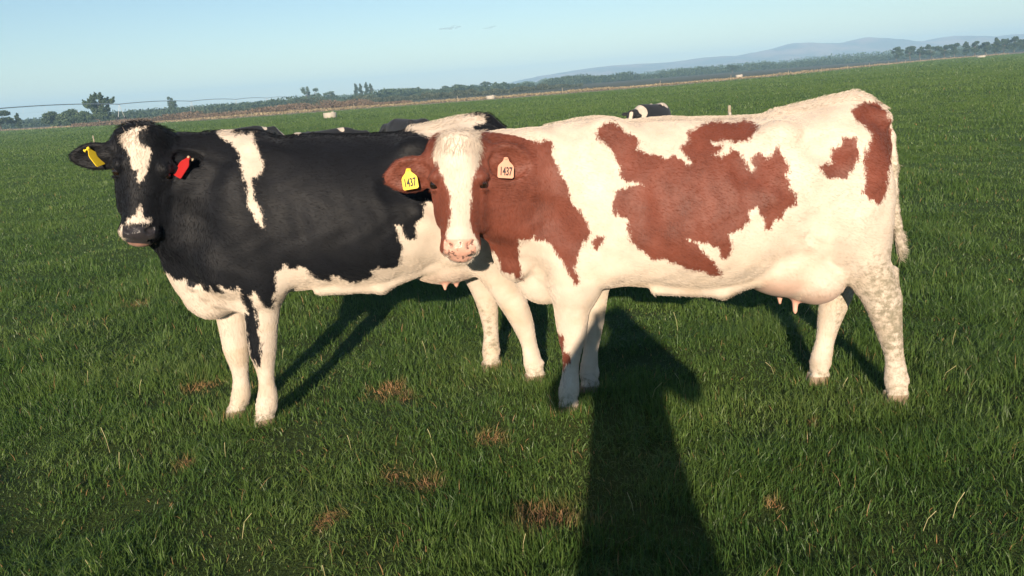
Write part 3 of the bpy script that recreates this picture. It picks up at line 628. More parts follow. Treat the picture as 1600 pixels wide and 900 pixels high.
def poly_sd(P, poly, mod=None):
    """signed distance to polygon, + inside.  P (n,2)"""
    poly = np.asarray(poly, float); n = len(poly)
    d = np.full(len(P), 1e9); ins = np.zeros(len(P), bool)
    for i in range(n):
        a = poly[i]; b = poly[(i+1) % n]; e = b-a; w = P-a
        h = np.clip((w@e)/max(e@e, 1e-12), 0, 1)
        d = np.minimum(d, ((w-h[:, None]*e)**2).sum(1))
        c = ((a[1] > P[:, 1]) != (b[1] > P[:, 1])) & (P[:, 0] < (b[0]-a[0])*(P[:, 1]-a[1])/((b[1]-a[1]) if b[1] != a[1] else 1e-9)+a[0])
        ins ^= c
    d = np.sqrt(d); return np.where(ins, d, -d)
PATCH = {"red_body":[[[-0.542,1.378],[-0.516,1.398],[-0.459,1.403],[-0.43,1.377],[-0.413,1.351],[-0.37,1.336],[-0.347,1.311],[-0.362,1.28],[-0.333,1.257],[-0.285,1.249],[-0.239,1.229],[-0.201,1.239],[-0.172,1.225],[-0.152,1.196],[-0.133,1.203],[-0.153,1.236],[-0.172,1.269],[-0.128,1.297],[-0.135,1.332],[-0.073,1.356],[-0.017,1.369],[0.03,1.365],[0.079,1.36],[0.121,1.361],[0.163,1.363],[0.183,1.341],[0.159,1.304],[0.116,1.277],[0.075,1.279],[0.023,1.288],[-0.026,1.287],[-0.023,1.268],[0.014,1.271],[0.015,1.243],[-0.028,1.234],[0.006,1.217],[0.059,1.251],[0.097,1.221],[0.106,1.185],[0.133,1.148],[0.146,1.165],[0.137,1.206],[0.168,1.228],[0.201,1.203],[0.226,1.225],[0.249,1.247],[0.281,1.198],[0.29,1.146],[0.28,1.118],[0.295,1.07],[0.317,1.045],[0.32,0.996],[0.268,0.978],[0.251,0.936],[0.22,0.945],[0.197,0.891],[0.172,0.9],[0.166,0.949],[0.149,0.998],[0.114,0.988],[0.106,0.941],[0.07,0.907],[0.016,0.886],[0.034,0.834],[0.02,0.799],[0.007,0.763],[-0.018,0.785],[-0.031,0.831],[-0.09,0.853],[-0.156,0.871],[-0.129,0.846],[-0.102,0.822],[-0.075,0.791],[-0.047,0.76],[-0.012,0.685],[-0.035,0.671],[-0.087,0.711],[-0.123,0.716],[-0.16,0.721],[-0.197,0.744],[-0.233,0.765],[-0.294,0.786],[-0.318,0.772],[-0.366,0.821],[-0.39,0.847],[-0.414,0.874],[-0.43,0.925],[-0.422,0.962],[-0.455,0.979],[-0.488,0.995],[-0.492,1.038],[-0.471,1.098],[-0.437,1.109],[-0.403,1.119],[-0.354,1.123],[-0.396,1.134],[-0.438,1.145],[-0.447,1.192],[-0.457,1.229],[-0.468,1.265],[-0.503,1.31],[-0.541,1.331]],[[0.428,1.153],[0.489,1.17],[0.493,1.221],[0.533,1.236],[0.545,1.266],[0.593,1.26],[0.606,1.21],[0.596,1.165],[0.558,1.12],[0.545,1.092],[0.505,1.106],[0.474,1.096],[0.432,1.124]],[[0.601,1.372],[0.622,1.393],[0.7,1.408],[0.76,1.4],[0.776,1.358],[0.785,1.315],[0.825,1.266],[0.812,1.235],[0.828,1.197],[0.815,1.18],[0.804,1.145],[0.747,1.126],[0.741,1.092],[0.734,1.058],[0.731,1.022],[0.709,0.995],[0.687,0.968],[0.655,0.99],[0.611,1.024],[0.618,1.058],[0.627,1.092],[0.624,1.127],[0.62,1.163],[0.644,1.219],[0.675,1.263],[0.648,1.31],[0.609,1.337]],[[-1.4,1.389],[-1.358,1.385],[-1.276,1.392],[-1.227,1.392],[-1.186,1.388],[-1.147,1.384],[-1.105,1.38],[-1.068,1.374],[-1.031,1.367],[-0.983,1.361],[-0.935,1.354],[-0.899,1.354],[-0.862,1.354],[-0.807,1.337],[-0.794,1.353],[-0.752,1.332],[-0.748,1.272],[-0.734,1.235],[-0.72,1.198],[-0.703,1.166],[-0.686,1.135],[-0.683,1.072],[-0.642,1.021],[-0.614,0.969],[-0.591,0.917],[-0.618,0.879],[-0.653,0.828],[-0.664,0.79],[-0.676,0.751],[-0.668,0.71],[-0.661,0.669],[-0.681,0.656],[-0.704,0.712],[-0.72,0.764],[-0.756,0.803],[-0.773,0.856],[-0.81,0.883],[-0.855,0.885],[-0.859,0.912],[-0.88,0.886],[-0.93,0.892],[-0.944,0.833],[-0.939,0.788],[-0.933,0.744],[-0.944,0.659],[-0.975,0.712],[-1.035,0.727],[-1.041,0.766],[-1.048,0.804],[-1.075,0.828],[-1.1,0.796],[-1.132,0.771],[-1.163,0.745],[-1.195,0.719],[-1.234,0.713],[-1.273,0.708],[-1.313,0.702],[-1.352,0.696],[-1.392,0.69],[-1.432,0.684],[-1.472,0.678],[-1.468,0.72],[-1.463,0.761],[-1.459,0.801],[-1.455,0.842],[-1.451,0.882],[-1.447,0.922],[-1.443,0.962],[-1.439,1.002],[-1.435,1.042],[-1.431,1.081],[-1.427,1.12],[-1.377,1.184],[-1.371,1.222],[-1.366,1.259],[-1.363,1.294],[-1.407,1.313],[-1.404,1.352]],[[-0.593,0.879],[-0.561,0.897],[-0.53,0.889],[-0.551,0.851],[-0.571,0.819],[-0.589,0.833]],[[-0.791,0.413],[-0.753,0.381],[-0.749,0.304],[-0.723,0.299],[-0.729,0.251],[-0.764,0.207],[-0.769,0.251],[-0.772,0.305],[-0.782,0.359]]],"red_head":[[[-0.091,0.05],[-0.074,0.007],[-0.037,-0.026],[0.002,-0.057],[0.031,-0.049],[0.061,-0.042],[0.079,-0.012],[0.096,0.005],[0.103,0.053],[0.108,0.09],[0.101,0.135],[0.086,0.18],[0.065,0.224],[0.061,0.253],[0.058,0.282],[0.057,0.315],[0.056,0.348],[0.055,0.381],[0.054,0.414],[0.059,0.444],[0.065,0.474],[0.088,0.519],[0.096,0.549],[0.104,0.579],[0.101,0.609],[0.097,0.639],[0.066,0.638],[0.035,0.638],[0.004,0.637],[-0.027,0.636],[-0.057,0.636],[-0.088,0.635],[-0.083,0.598],[-0.077,0.561],[-0.069,0.53],[-0.063,0.501],[-0.055,0.464],[-0.046,0.427],[-0.041,0.398],[-0.036,0.369],[-0.034,0.325],[-0.048,0.281],[-0.058,0.251],[-0.067,0.222],[-0.09,0.168],[-0.109,0.13],[-0.111,0.086]]],"black_body":[[[-0.67,1.48],[-0.665,1.519],[-0.597,1.514],[-0.604,1.478],[-0.608,1.471],[-0.549,1.464],[-0.504,1.462],[-0.505,1.423],[-0.488,1.378],[-0.477,1.325],[-0.466,1.302],[-0.484,1.304],[-0.51,1.277],[-0.535,1.261],[-0.541,1.214],[-0.543,1.17],[-0.518,1.114],[-0.516,1.076],[-0.521,1.022],[-0.526,1.026],[-0.538,1.048],[-0.547,1.068],[-0.562,1.106],[-0.576,1.144],[-0.571,1.18],[-0.566,1.217],[-0.58,1.27],[-0.584,1.321],[-0.583,1.378],[-0.607,1.424],[-0.654,1.453]],[[-0.493,0.809],[-0.482,0.8],[-0.462,0.818],[-0.456,0.84],[-0.438,0.841],[-0.435,0.814],[-0.403,0.807],[-0.38,0.825],[-0.354,0.809],[-0.331,0.766],[-0.299,0.735],[-0.256,0.722],[-0.235,0.724],[-0.237,0.752],[-0.206,0.749],[-0.176,0.717],[-0.127,0.693],[-0.083,0.706],[-0.039,0.724],[-0.029,0.734],[-0.045,0.755],[-0.007,0.772],[0.032,0.758],[0.078,0.749],[0.105,0.774],[0.109,0.824],[0.121,0.863],[0.107,0.898],[0.105,0.944],[0.093,0.981],[0.108,0.973],[0.127,0.97],[0.134,0.94],[0.146,0.899],[0.189,0.9],[0.199,0.938],[0.202,0.97],[0.239,1.005],[0.244,1.06],[0.256,1.052],[0.264,1.083],[0.298,1.063],[0.31,1.045],[0.348,1.11],[0.351,1.152],[0.355,1.193],[0.362,1.232],[0.358,1.288],[0.355,1.343],[0.324,1.382],[0.285,1.407],[0.208,1.422],[0.216,1.494],[0.255,1.491],[0.295,1.488],[0.334,1.485],[0.374,1.482],[0.415,1.478],[0.455,1.475],[0.496,1.472],[0.536,1.469],[0.604,1.462],[0.642,1.459],[0.684,1.456],[0.666,1.418],[0.597,1.411],[0.576,1.391],[0.574,1.349],[0.575,1.306],[0.571,1.267],[0.568,1.227],[0.562,1.188],[0.556,1.149],[0.552,1.11],[0.548,1.07],[0.545,1.031],[0.542,0.991],[0.559,0.952],[0.577,0.913],[0.597,0.872],[0.617,0.83],[0.639,0.788],[0.662,0.744],[0.689,0.697],[0.718,0.648],[0.761,0.607],[0.85,0.532],[0.848,0.526],[0.883,0.492],[0.919,0.457],[0.954,0.423],[0.99,0.388],[1.027,0.352],[1.063,0.317],[1.1,0.281],[1.097,0.236],[1.095,0.19],[1.092,0.145],[1.09,0.099],[1.087,0.053],[1.084,0.007],[1.082,-0.039],[1.079,-0.086],[1.076,-0.133],[1.073,-0.179],[1.071,-0.227],[1.068,-0.274],[1.065,-0.321],[1.062,-0.369],[1.06,-0.417],[1.01,-0.407],[0.96,-0.397],[0.911,-0.387],[0.863,-0.378],[0.814,-0.368],[0.766,-0.358],[0.718,-0.349],[0.671,-0.339],[0.624,-0.33],[0.577,-0.32],[0.53,-0.311],[0.484,-0.301],[0.438,-0.292],[0.392,-0.283],[0.347,-0.274],[0.302,-0.265],[0.286,-0.22],[0.27,-0.175],[0.255,-0.131],[0.239,-0.086],[0.224,-0.043],[0.209,0.001],[0.193,0.044],[0.178,0.087],[0.163,0.13],[0.148,0.173],[0.134,0.215],[0.092,0.231],[0.05,0.247],[0.009,0.263],[-0.032,0.279],[-0.073,0.294],[-0.113,0.31],[-0.154,0.326],[-0.194,0.341],[-0.233,0.356],[-0.273,0.372],[-0.312,0.387],[-0.351,0.402],[-0.389,0.417],[-0.428,0.431],[-0.466,0.446],[-0.504,0.461],[-0.507,0.507],[-0.511,0.558],[-0.514,0.611],[-0.509,0.666],[-0.503,0.716],[-0.498,0.763]],[[-0.995,0.827],[-0.991,0.805],[-0.967,0.792],[-0.948,0.789],[-0.927,0.8],[-0.917,0.799],[-0.914,0.781],[-0.912,0.76],[-0.89,0.751],[-0.873,0.769],[-0.856,0.758],[-0.845,0.772],[-0.842,0.739],[-0.818,0.73],[-0.803,0.762],[-0.791,0.736],[-0.748,0.723],[-0.752,0.749],[-0.769,0.768],[-0.753,0.766],[-0.736,0.745],[-0.716,0.744],[-0.701,0.72],[-0.678,0.748],[-0.669,0.74],[-0.678,0.682],[-0.661,0.641],[-0.647,0.592],[-0.676,0.593],[-0.672,0.535],[-0.672,0.475],[-0.674,0.439],[-0.667,0.363],[-0.645,0.306],[-0.634,0.306],[-0.629,0.316],[-0.62,0.373],[-0.611,0.428],[-0.612,0.507],[-0.616,0.477],[-0.607,0.509],[-0.611,0.548],[-0.612,0.572],[-0.613,0.621],[-0.623,0.643],[-0.623,0.669],[-0.632,0.699],[-0.619,0.703],[-0.613,0.717],[-0.6,0.716],[-0.589,0.682],[-0.581,0.648],[-0.562,0.625],[-0.543,0.61],[-0.524,0.626],[-0.513,0.688],[-0.498,0.704],[-0.488,0.749],[-0.489,0.778],[-0.494,0.802],[-0.492,0.813],[-0.477,0.804],[-0.475,0.747],[-0.483,0.7],[-0.491,0.648],[-0.489,0.592],[-0.488,0.551],[-0.486,0.511],[-0.485,0.47],[-0.483,0.429],[-0.482,0.388],[-0.487,0.346],[-0.493,0.304],[-0.498,0.261],[-0.504,0.218],[-0.51,0.175],[-0.516,0.132],[-0.521,0.089],[-0.527,0.046],[-0.533,0.002],[-0.539,-0.042],[-0.544,-0.086],[-0.55,-0.13],[-0.588,-0.122],[-0.626,-0.114],[-0.664,-0.107],[-0.702,-0.099],[-0.739,-0.091],[-0.776,-0.084],[-0.813,-0.076],[-0.85,-0.069],[-0.887,-0.061],[-0.923,-0.054],[-0.949,-0.02],[-0.975,0.014],[-1.0,0.048],[-1.025,0.081],[-1.051,0.114],[-1.076,0.147],[-1.1,0.18],[-1.125,0.212],[-1.15,0.244],[-1.174,0.276],[-1.198,0.308],[-1.191,0.349],[-1.185,0.389],[-1.178,0.429],[-1.171,0.469],[-1.165,0.509],[-1.158,0.549],[-1.152,0.588],[-1.145,0.628],[-1.139,0.667],[-1.132,0.706],[-1.126,0.745],[-1.119,0.784],[-1.113,0.823],[-1.107,0.861],[-1.07,0.85],[-1.033,0.839]]],"black_head":[[[-0.103,0.068],[-0.087,0.055],[-0.065,0.045],[-0.041,0.031],[-0.013,0.024],[0.019,0.017],[0.005,0.027],[-0.017,0.042],[-0.022,0.061],[-0.011,0.079],[-0.003,0.097],[0.015,0.114],[0.055,0.114],[0.047,0.139],[0.04,0.165],[0.029,0.197],[0.029,0.231],[0.016,0.251],[0.011,0.274],[-0.003,0.303],[-0.018,0.276],[-0.021,0.267],[-0.013,0.232],[-0.037,0.231],[-0.046,0.201],[-0.057,0.167],[-0.067,0.143],[-0.08,0.134],[-0.088,0.099]],[[-0.068,0.502],[-0.058,0.485],[-0.041,0.465],[-0.012,0.449],[-0.006,0.426],[0.002,0.403],[0.011,0.425],[0.014,0.447],[0.031,0.462],[0.047,0.463],[0.054,0.481],[0.045,0.489],[0.004,0.494],[-0.03,0.492],[-0.052,0.503],[-0.069,0.518],[-0.056,0.544],[-0.052,0.567],[-0.065,0.582],[-0.09,0.579],[-0.092,0.524]]]}
def sstep(x, a, b):
    t = np.clip((x-a)/(b-a), 0, 1); return t*t*(3-2*t)

def coat_material(name, dark, white=(.62, .53, .44), pink=(.66, .36, .27), hoof=(.25, .18, .12), nose=None, hair=False):
    m, nt = new_mat(name); N = NT(nt)
    co = N.n('ShaderNodeTexCoord').outputs['Object']
    s1 = N.scale(co, (46, 46, 17)); s2 = N.scale(co, (190, 190, 70)); s3 = N.scale(co, (9, 9, 7))
    n1 = N.noise(s1, 1.0, 3, .6); n2 = N.noise(s2, 1.0, 2, .6); n3 = N.noise(s3, 1.0, 3)
    sdv = N.attr('coat').outputs['Fac']
    v = N.math('ADD', sdv, N.math('MULTIPLY', N.math('SUBTRACT', n1, .5), .050))
    v = N.math('ADD', v, N.math('MULTIPLY', N.math('SUBTRACT', n2, .5), .034))
    msk = N.ramp(v, -.006, .005)
    wv = N.mix(N.ramp(n3, .35, .7), tuple(c*.86 for c in white), tuple(min(.82, c*1.05) for c in white))
    wv = N.mix(N.ramp(N.noise(s2, 1.0, 3), .35, .8, 0, .15), wv, (white[0]*.72, white[1]*.62, white[2]*.5))
    zc_ = N.n('ShaderNodeSeparateXYZ', {0: co}).outputs['Z']
    stn = N.math('MULTIPLY', N.ramp(N.noise(N.scale(co, (5, 5, 9)), 1.0, 4, .6), .45, .72, 0, .42), N.ramp(zc_, .85, .55))
    wv = N.mix(stn, wv, (.40, .29, .16))
    dv = N.mix(N.ramp(n3, .3, .75), tuple(c*.68 for c in dark), tuple(c*1.30 for c in dark))
    dv = N.mix(N.ramp(n2, .3, .8, 0, .45), dv, tuple(c*1.55 for c in dark))
    c = N.mix(msk, wv, dv)
    # mud stains on the legs, speckled
    mud = N.attr('mud').outputs['Fac']
    mn = N.noise(N.scale(co, (30, 30, 40)), 1.0, 6, .68)
    mk = N.ramp(N.math('ADD', mn, N.math('MULTIPLY', mud, .16)), .52, .72)
    c = N.mix(N.math('MULTIPLY', mk, N.ramp(mud, 0.02, .3)), c, (.27, .235, .17))
    # bare skin: udder, muzzle
    pk = N.attr('pink').outputs['Fac']
    sp = N.ramp(N.noise(N.scale(co, (45, 45, 45)), 1.0, 3), .56, .60)
    nz = N.attr('nose').outputs['Fac']
    skin = N.mix(N.ramp(N.noise(co, 30.0, 3), .3, .7), tuple(c*.85 for c in pink), tuple(min(1, c*1.1) for c in pink))
    if nose: skin_n = N.mix(N.ramp(N.noise(co, 40.0, 3), .3, .7), nose, tuple(x*1.6 for x in nose))
    else: skin_n = N.mix(N.math('MULTIPLY', sp, .8), skin, (.10, .06, .05))
    c = N.mix(N.ramp(N.math('ADD', pk, N.math('MULTIPLY', N.math('SUBTRACT', n2, .5), .25)), .2, .8), c, skin)
    c = N.mix(N.ramp(nz, .3, .6), c, skin_n)
    c = N.mix(N.ramp(N.attr('hoof').outputs['Fac'], .3, .7), c, hoof)
    rough = N.math('SUBTRACT', .62, N.math('MULTIPLY', nz, .44))
    b = N.n('ShaderNodeBsdfPrincipled', {'Base Color': c, 'Roughness': rough, 'Sheen Weight': .06 if not hair else 0.0, 'Sheen Roughness': .5,
            'Specular IOR Level': (.35 if dark[0] > .05 else .22) if not hair else .12})
    if not hair:
        fine = N.noise(N.scale(co, (420, 420, 150)), 1.0, 2)
        h = N.math('ADD', N.math('MULTIPLY', n1, .35), N.math('MULTIPLY', fine, .15))
        nt.links.new(N.bump(h, .22, .006), b.inputs['Normal'])
        # pores and creases of the nose
        vor = N.n('ShaderNodeTexVoronoi', {'Vector': co, 'Scale': 230.0}).outputs['Distance']
        nt.links.new(N.bump(N.math('ADD', h, N.math('MULTIPLY', N.math('MULTIPLY', vor, nz), 1.0)), .25, .006), b.inputs['Normal'])
    N.out(b.outputs[0]); return m

def eye_material():
    m, nt = new_mat('eye'); N = NT(nt)
    N.out(N.n('ShaderNodeBsdfPrincipled', {'Base Color': (.012, .007, .005, 1), 'Roughness': .06, 'Coat Weight': .6}).outputs[0]); return m

def cow_attrs(nm, D, hf, V):
    far = V[:, 1] > 0.02
    s, t, u = hf.loc(V)
    hd = (np.abs(s) < .15) & (t > -.09) & (t < .63) & (u > -.19) & (u < .06)
    xz = V[:, [0, 2]]
    body = np.max([poly_sd(xz, p) for p in PATCH[nm+'_body']], 0)
    head = np.max([poly_sd(np.stack([s, t], 1), p) for p in PATCH[nm+'_head']], 0)
    if nm == 'red':
        ears = (np.abs(s) > .12) & (t < .33) & (t > -.1) & (u < .02) & (V[:, 0] < -.78)
        coat = np.where(hd, -head, body)
        coat = np.where(ears & (V[:, 1] < -.22) & (u > -.175) & (np.abs(s) < .36) & ~hd, .1, coat)
        coat = np.where(far & (V[:, 2] < .72), -.1, coat)
        coat = np.where((V[:, 0] > .822) & (V[:, 2] < 1.27), -.1, coat)
    else:
        coat = np.where(hd, -head, -body)
        coat = np.where(far & (V[:, 2] < .68), -.1, coat)
        coat = np.where(~hd & (V[:, 0] < -.92) & (V[:, 2] > 1.0), .1, coat)
        coat = np.where(V[:, 2] < .22, -.1, coat)
    pink = np.zeros(len(V))
    for c, r in D['udder']:
        q = np.sqrt((((V-np.array(c))/np.array(r))**2).sum(1))
        pink = np.maximum(pink, (1-sstep(q, .98, 1.12))*(1-sstep(V[:, 2], c[2]-.11, c[2]+.05))*(.55 if nm == 'red' else .30))
    for a, b in D['teats']:
        pink = np.maximum(pink, (np.linalg.norm(V[:, :2]-np.array(b)[:2], axis=1) < .035)*(V[:, 2] < a[2]+.02)*1.0)
    if nm == 'black': pink = np.maximum(pink, hd*(np.abs(s) < .075)*(u > -.16)*sstep(t, .588, .596)*.55)
    nose = hd*sstep(t, .485, .515)*(1-sstep(t, .585, .60) if nm == 'black' else 1)*sstep(u, -.085, -.05)*(1-sstep(np.abs(s), .066, .082))
    if nm == 'black': nose = nose*sstep(t, .50, .515)
    hoof = 1-sstep(V[:, 2], .012, .030)
    mud = np.zeros(len(V))
    if nm == 'red':
        L = (V[:, 1] < 0) & (V[:, 0] > .58)
        mud = np.where(L, (1-sstep(V[:, 2], .52, .86))*(.35+.65*sstep(V[:, 2], .16, .3)), 0)*(.35+.65*sstep(V[:, 0]-(.70+.22*(.5-V[:, 2])), -.06, .08))
        mud = np.where((V[:, 0] > .79) & (V[:, 1] > -.09) & (V[:, 2] > .6) & (V[:, 2] < 1.15), .75, mud)
        mud = np.maximum(mud, np.where((V[:, 1] > 0) & (V[:, 0] > .62) & (V[:, 2] > .25) & (V[:, 2] < .5), .35, 0))
    else:
        mud = np.where((V[:, 1] > 0) & (V[:, 0] > .5), (1-sstep(V[:, 2], .3, .5))*.35, 0)
    mud = np.maximum(mud, (1-sstep(V[:, 2], .03, .12))*.45)
    return dict(coat=coat, pink=pink, nose=nose, hoof=hoof, mud=mud)

def quad_normals(V, Q):
    n = np.cross(V[Q[:, 2]]-V[Q[:, 0]], V[Q[:, 3]]-V[Q[:, 1]]); A = np.linalg.norm(n, axis=1); return n/np.maximum(A, 1e-12)[:, None], A/2

def coat_hair(nm, D, hf, V, Q, attrs, mat, count, parent, r):
    N_, A = quad_normals(V, Q)
    f = r.choice(len(Q), count, p=A/A.sum())
    a = r.random(count)[:, None]; b = r.random(count)[:, None]
    q = Q[f]; P = (V[q[:, 0]]*(1-a)+V[q[:, 1]]*a)*(1-b)+(V[q[:, 3]]*(1-a)+V[q[:, 2]]*a)*b
    W = {k: ((v[q[:, 0]]*(1-a[:, 0])+v[q[:, 1]]*a[:, 0])*(1-b[:, 0])+(v[q[:, 3]]*(1-a[:, 0])+v[q[:, 2]]*a[:, 0])*b[:, 0]) for k, v in attrs.items()}
    n = N_[f]
    s, t, u = hf.loc(P)
    hd = (np.abs(s) < .36) & (t > -.09) & (t < .63) & (u > -.24) & (u < .08) & (P[:, 0] < -.75)
    flow = np.tile(np.array([1, 0, -.35]), (count, 1))
    lo = sstep(P[:, 2], .45, .75)[:, None]; flow = flow*lo+np.array([0.1, 0, -1])*(1-lo)
    flow[P[:, 0] < -.75] = (.35, -.1, -.9)
    flow[hd] = hf.t
    ear = hd & (np.abs(s) > .14) & (t < .33); flow[ear] = (hf.s[None, :]*np.sign(s[ear])[:, None])
    L = .012+.006*r.random(count)
    belly = (n[:, 2] < -.4) & (P[:, 2] > .5); L[belly] *= 1.6
    topl = (np.abs(P[:, 1]) < .07) & (n[:, 2] > .6) & (P[:, 0] > -.8); L[topl] *= 1.5
    poll = hd & (t < .10) & (np.abs(s) < .12); L[ear] = .010+.010*r.random(ear.sum()); L[poll] = .022+.018*r.random(poll.sum())
    swt = (P[:, 0] > .84) & (P[:, 2] < .80) & (P[:, 2] > .5) & (np.abs(P[:, 1]) < .1); L[swt] = .035
    lift = np.full(count, .15); lift[topl] = .75; lift[poll] = .6; lift[ear] = .35
    keep = (W['pink'] < .35) & (W['nose'] < .2) & (W['hoof'] < .3) & ~((np.abs(np.abs(s)-.128) < .018) & (np.abs(t-.243) < .018) & hd)
    flow = flow+r.normal(0, .13, (count, 3)); flow[poll] += r.normal(0, .5, (poll.sum(), 3))
    flow -= n*(flow*n).sum(1)[:, None]; flow /= np.linalg.norm(flow, axis=1)[:, None]+1e-9
    d = flow+n*lift[:, None]; d /= np.linalg.norm(d, axis=1)[:, None]
    P, d, n, L = P[keep], d[keep], n[keep], L[keep]; W = {k: v[keep] for k, v in W.items()}
    c = len(P)
    p0 = P-n*.001; p1 = P+d*L[:, None]*.5; p2 = P+d*L[:, None]-n*L[:, None]*.10+np.array([0, 0, -.08])*L[:, None]
    pts = np.stack([p0, p1, p2], 1).reshape(-1, 3).astype(np.float32)
    hc = bpy.data.hair_curves.new('coat_hair'); hc.add_curves([3]*c)
    hc.points.foreach_set('position', pts.ravel())
    rad = np.tile(np.array([.0005, .00045, .0001], dtype=np.float32), c)
    at = hc.attributes.get('radius') or hc.attributes.new('radius', 'FLOAT', 'POINT'); at.data.foreach_set('value', rad)
    for k, v in W.items():
        at = hc.attributes.new(k, 'FLOAT', 'POINT'); at.data.foreach_set('value', np.repeat(v, 3).astype(np.float32))
    hc.materials.append(mat)
    return link('coat_hair', hc, parent)

def uv_sphere(r, n=20, m=12):
    V = [(0, 0, r)]; F = []
    for i in range(1, m):
        for k in range(n):
            a = math.pi*i/m; b = 2*math.pi*k/n; V.append((r*math.sin(a)*math.cos(b), r*math.sin(a)*math.sin(b), r*math.cos(a)))
    V.append((0, 0, -r)); L = len(V)-1
    for k in range(n): F.append((0, 1+k, 1+(k+1) % n)); F.append((L, 1+(m-2)*n+(k+1) % n, 1+(m-2)*n+k))
    for i in range(m-2):
        for k in range(n): F.append((1+i*n+k, 1+(i+1)*n+k, 1+(i+1)*n+(k+1) % n, 1+i*n+(k+1) % n))
    return V, F

def ear_tag(parent, Mx, mat, stud, number=None, size=(.074, .066), neck=.028, label=None, ink=None):
    """flag-shaped tag in its own XY plane (x across, y up, z towards the viewer); Mx places it in the cow's frame"""
    w, h = size; th = .0016
    out = [(-w/2, -h), (w/2, -h), (w/2, -.012), (w*.20, neck*.35), (w*.09, neck), (-w*.09, neck), (-w*.20, neck*.35), (-w/2, -.012)]
    # rounded lower corners
    o2 = []
    for i, p in enumerate(out):
        if i in (0, 1, 2, 7):
            a, b = out[i-1], out[(i+1) % 8]
            for q, f in ((a, .006), (b, .006)):
                v = Vector((q[0]-p[0], q[1]-p[1])); v.normalize(); o2.append((p[0]+v.x*f, p[1]+v.y*f))
        else: o2.append(p)
    n = len(o2)
    def bow(x, y): return -.05*((x/w)**2)*w*.5
    V = [(x, y, bow(x, y)-th) for x, y in o2]+[(x, y, bow(x, y)+th) for x, y in o2]+[(0, -h*.45, -th), (0, -h*.45, th)]
    F = [(i, (i+1) % n, n+(i+1) % n, n+i) for i in range(n)]+[((i+1) % n, i, 2*n) for i in range(n)]+[(n+i, n+(i+1) % n, 2*n+1) for i in range(n)]
    o = link('ear_tag', mesh_py('ear_tag', V, F, mat), parent); o.matrix_local = Mx
    if label: o['label'] = label
    b = MB(); b.lathe([(0, .006), (.006, .006), (.007, .002), (.0035, 0), (.0035, -.02), (.008, -.021), (.008, -.024), (0, -.024)], (0, neck-.006, 0), 12)
    b.build('tag_stud', stud, o, True)
    if number:
        tc = bpy.data.curves.new('tag_number', 'FONT'); tc.body = number; tc.size = .052; tc.extrude = .0004; tc.align_x = 'CENTER'; tc.align_y = 'CENTER'; tc.offset = .0012
        tob = link('tag_number', tc, o); bpy.context.view_layer.update()
        me = bpy.data.meshes.new_from_object(tob.evaluated_get(bpy.context.evaluated_depsgraph_get())); bpy.data.objects.remove(tob)
        me.materials.clear(); me.materials.append(ink)
        for v in me.vertices: v.co.x *= .56; v.co.z += .0042+max(bow(v.co.x, 0), -.0005)
        t = link('tag_number', me, o); t.location = (0, -h*.56, 0)
    return o

M_eye = eye_material()
M_yellow = plain('yellow_plastic', (.80, .56, .03), .4, .03)
M_peach = plain('peach_plastic', (.62, .31, .20), .4, .03)
M_redtag = plain('red_plastic', (.40, .02, .02), .4, .05)
M_ink = plain('ink', (.015, .015, .02), .6, 0)
MATS = {}
def build_cow(nm, O, ang, label, hair_n, dark, nose, seed):
    D = COWS[nm]; r = np.random.default_rng(seed)
    fd, hf = cow_field(D); V, Q = surface_nets(fd); V = smooth_mesh(V, Q, 2); V, Q = largest_piece(V, Q)
    at = cow_attrs(nm, D, hf, V)
    root = empty('cow', (O[0], O[1], 0), R(ang)); tag(root, label, 'cow')
    m = coat_material(nm+'_coat', dark, nose=nose)
    mh = coat_material(nm+'_coat_hair', dark, nose=nose, hair=True)
    body = link('body', mesh_np('body', V, Q, 4, m, at), root)
    coat_hair(nm, D, hf, V, Q, at, mh, hair_n, root, r)
    v, f = uv_sphere(.0245)
    for sg in (-1, 1):
        e = link('eye', mesh_py('eye', v, f, M_eye, True), root); e.location = Vector(hf.to(sg*.110, .243, -.062))
    return root, hf

def tag_matrix(hf, s, t, u, roll=0, yaw=0, pitch=0):
    X = Vector(hf.s); Z = Vector(hf.u); Y = -Vector(hf.t)
    B = Matrix((X, Y, Z)).transposed()
    Rr = Matrix.Rotation(R(roll), 3, 'Z') @ Matrix.Rotation(R(yaw), 3, 'Y') @ Matrix.Rotation(R(pitch), 3, 'X')
    m = (B @ Rr).to_4x4(); m.translation = Vector(hf.to(s, t, u)); return m

red, hr = build_cow('red', (1.0, 4.01), -5.7, 'brown and white cow with tags reading 1437 in both ears, standing in front', 130000, (.140, .039, .023), None, 3)
ear_tag(red, tag_matrix(hr, -.232, .195, -.078, roll=8, yaw=-12), M_yellow, M_yellow, '1437', label='yellow ear tag', ink=M_ink)
ear_tag(red, tag_matrix(hr, -0+.222, .150, -.080, roll=-3, yaw=10), M_peach, M_peach, '1437', label='pale peach ear tag', ink=M_ink)
blk, hb = build_cow('black', (-.74, 4.35), 16.4, 'black cow with a white shoulder stripe and white blaze, yellow and red ear tags', 110000, (.0035, .0042, .0065), (.022, .020, .022), 5)
ear_tag(blk, tag_matrix(hb, -.235, .160, -.09, roll=38, yaw=60), M_yellow, M_yellow, size=(.066, .07), label='yellow ear tag seen edge on', ink=M_ink)
ear_tag(blk, tag_matrix(hb, .205, .165, -.05, roll=-28, yaw=-48), M_redtag, plain('tan_plastic', (.45, .33, .2), .5, .05), size=(.066, .085), label='red ear tag', ink=M_ink)
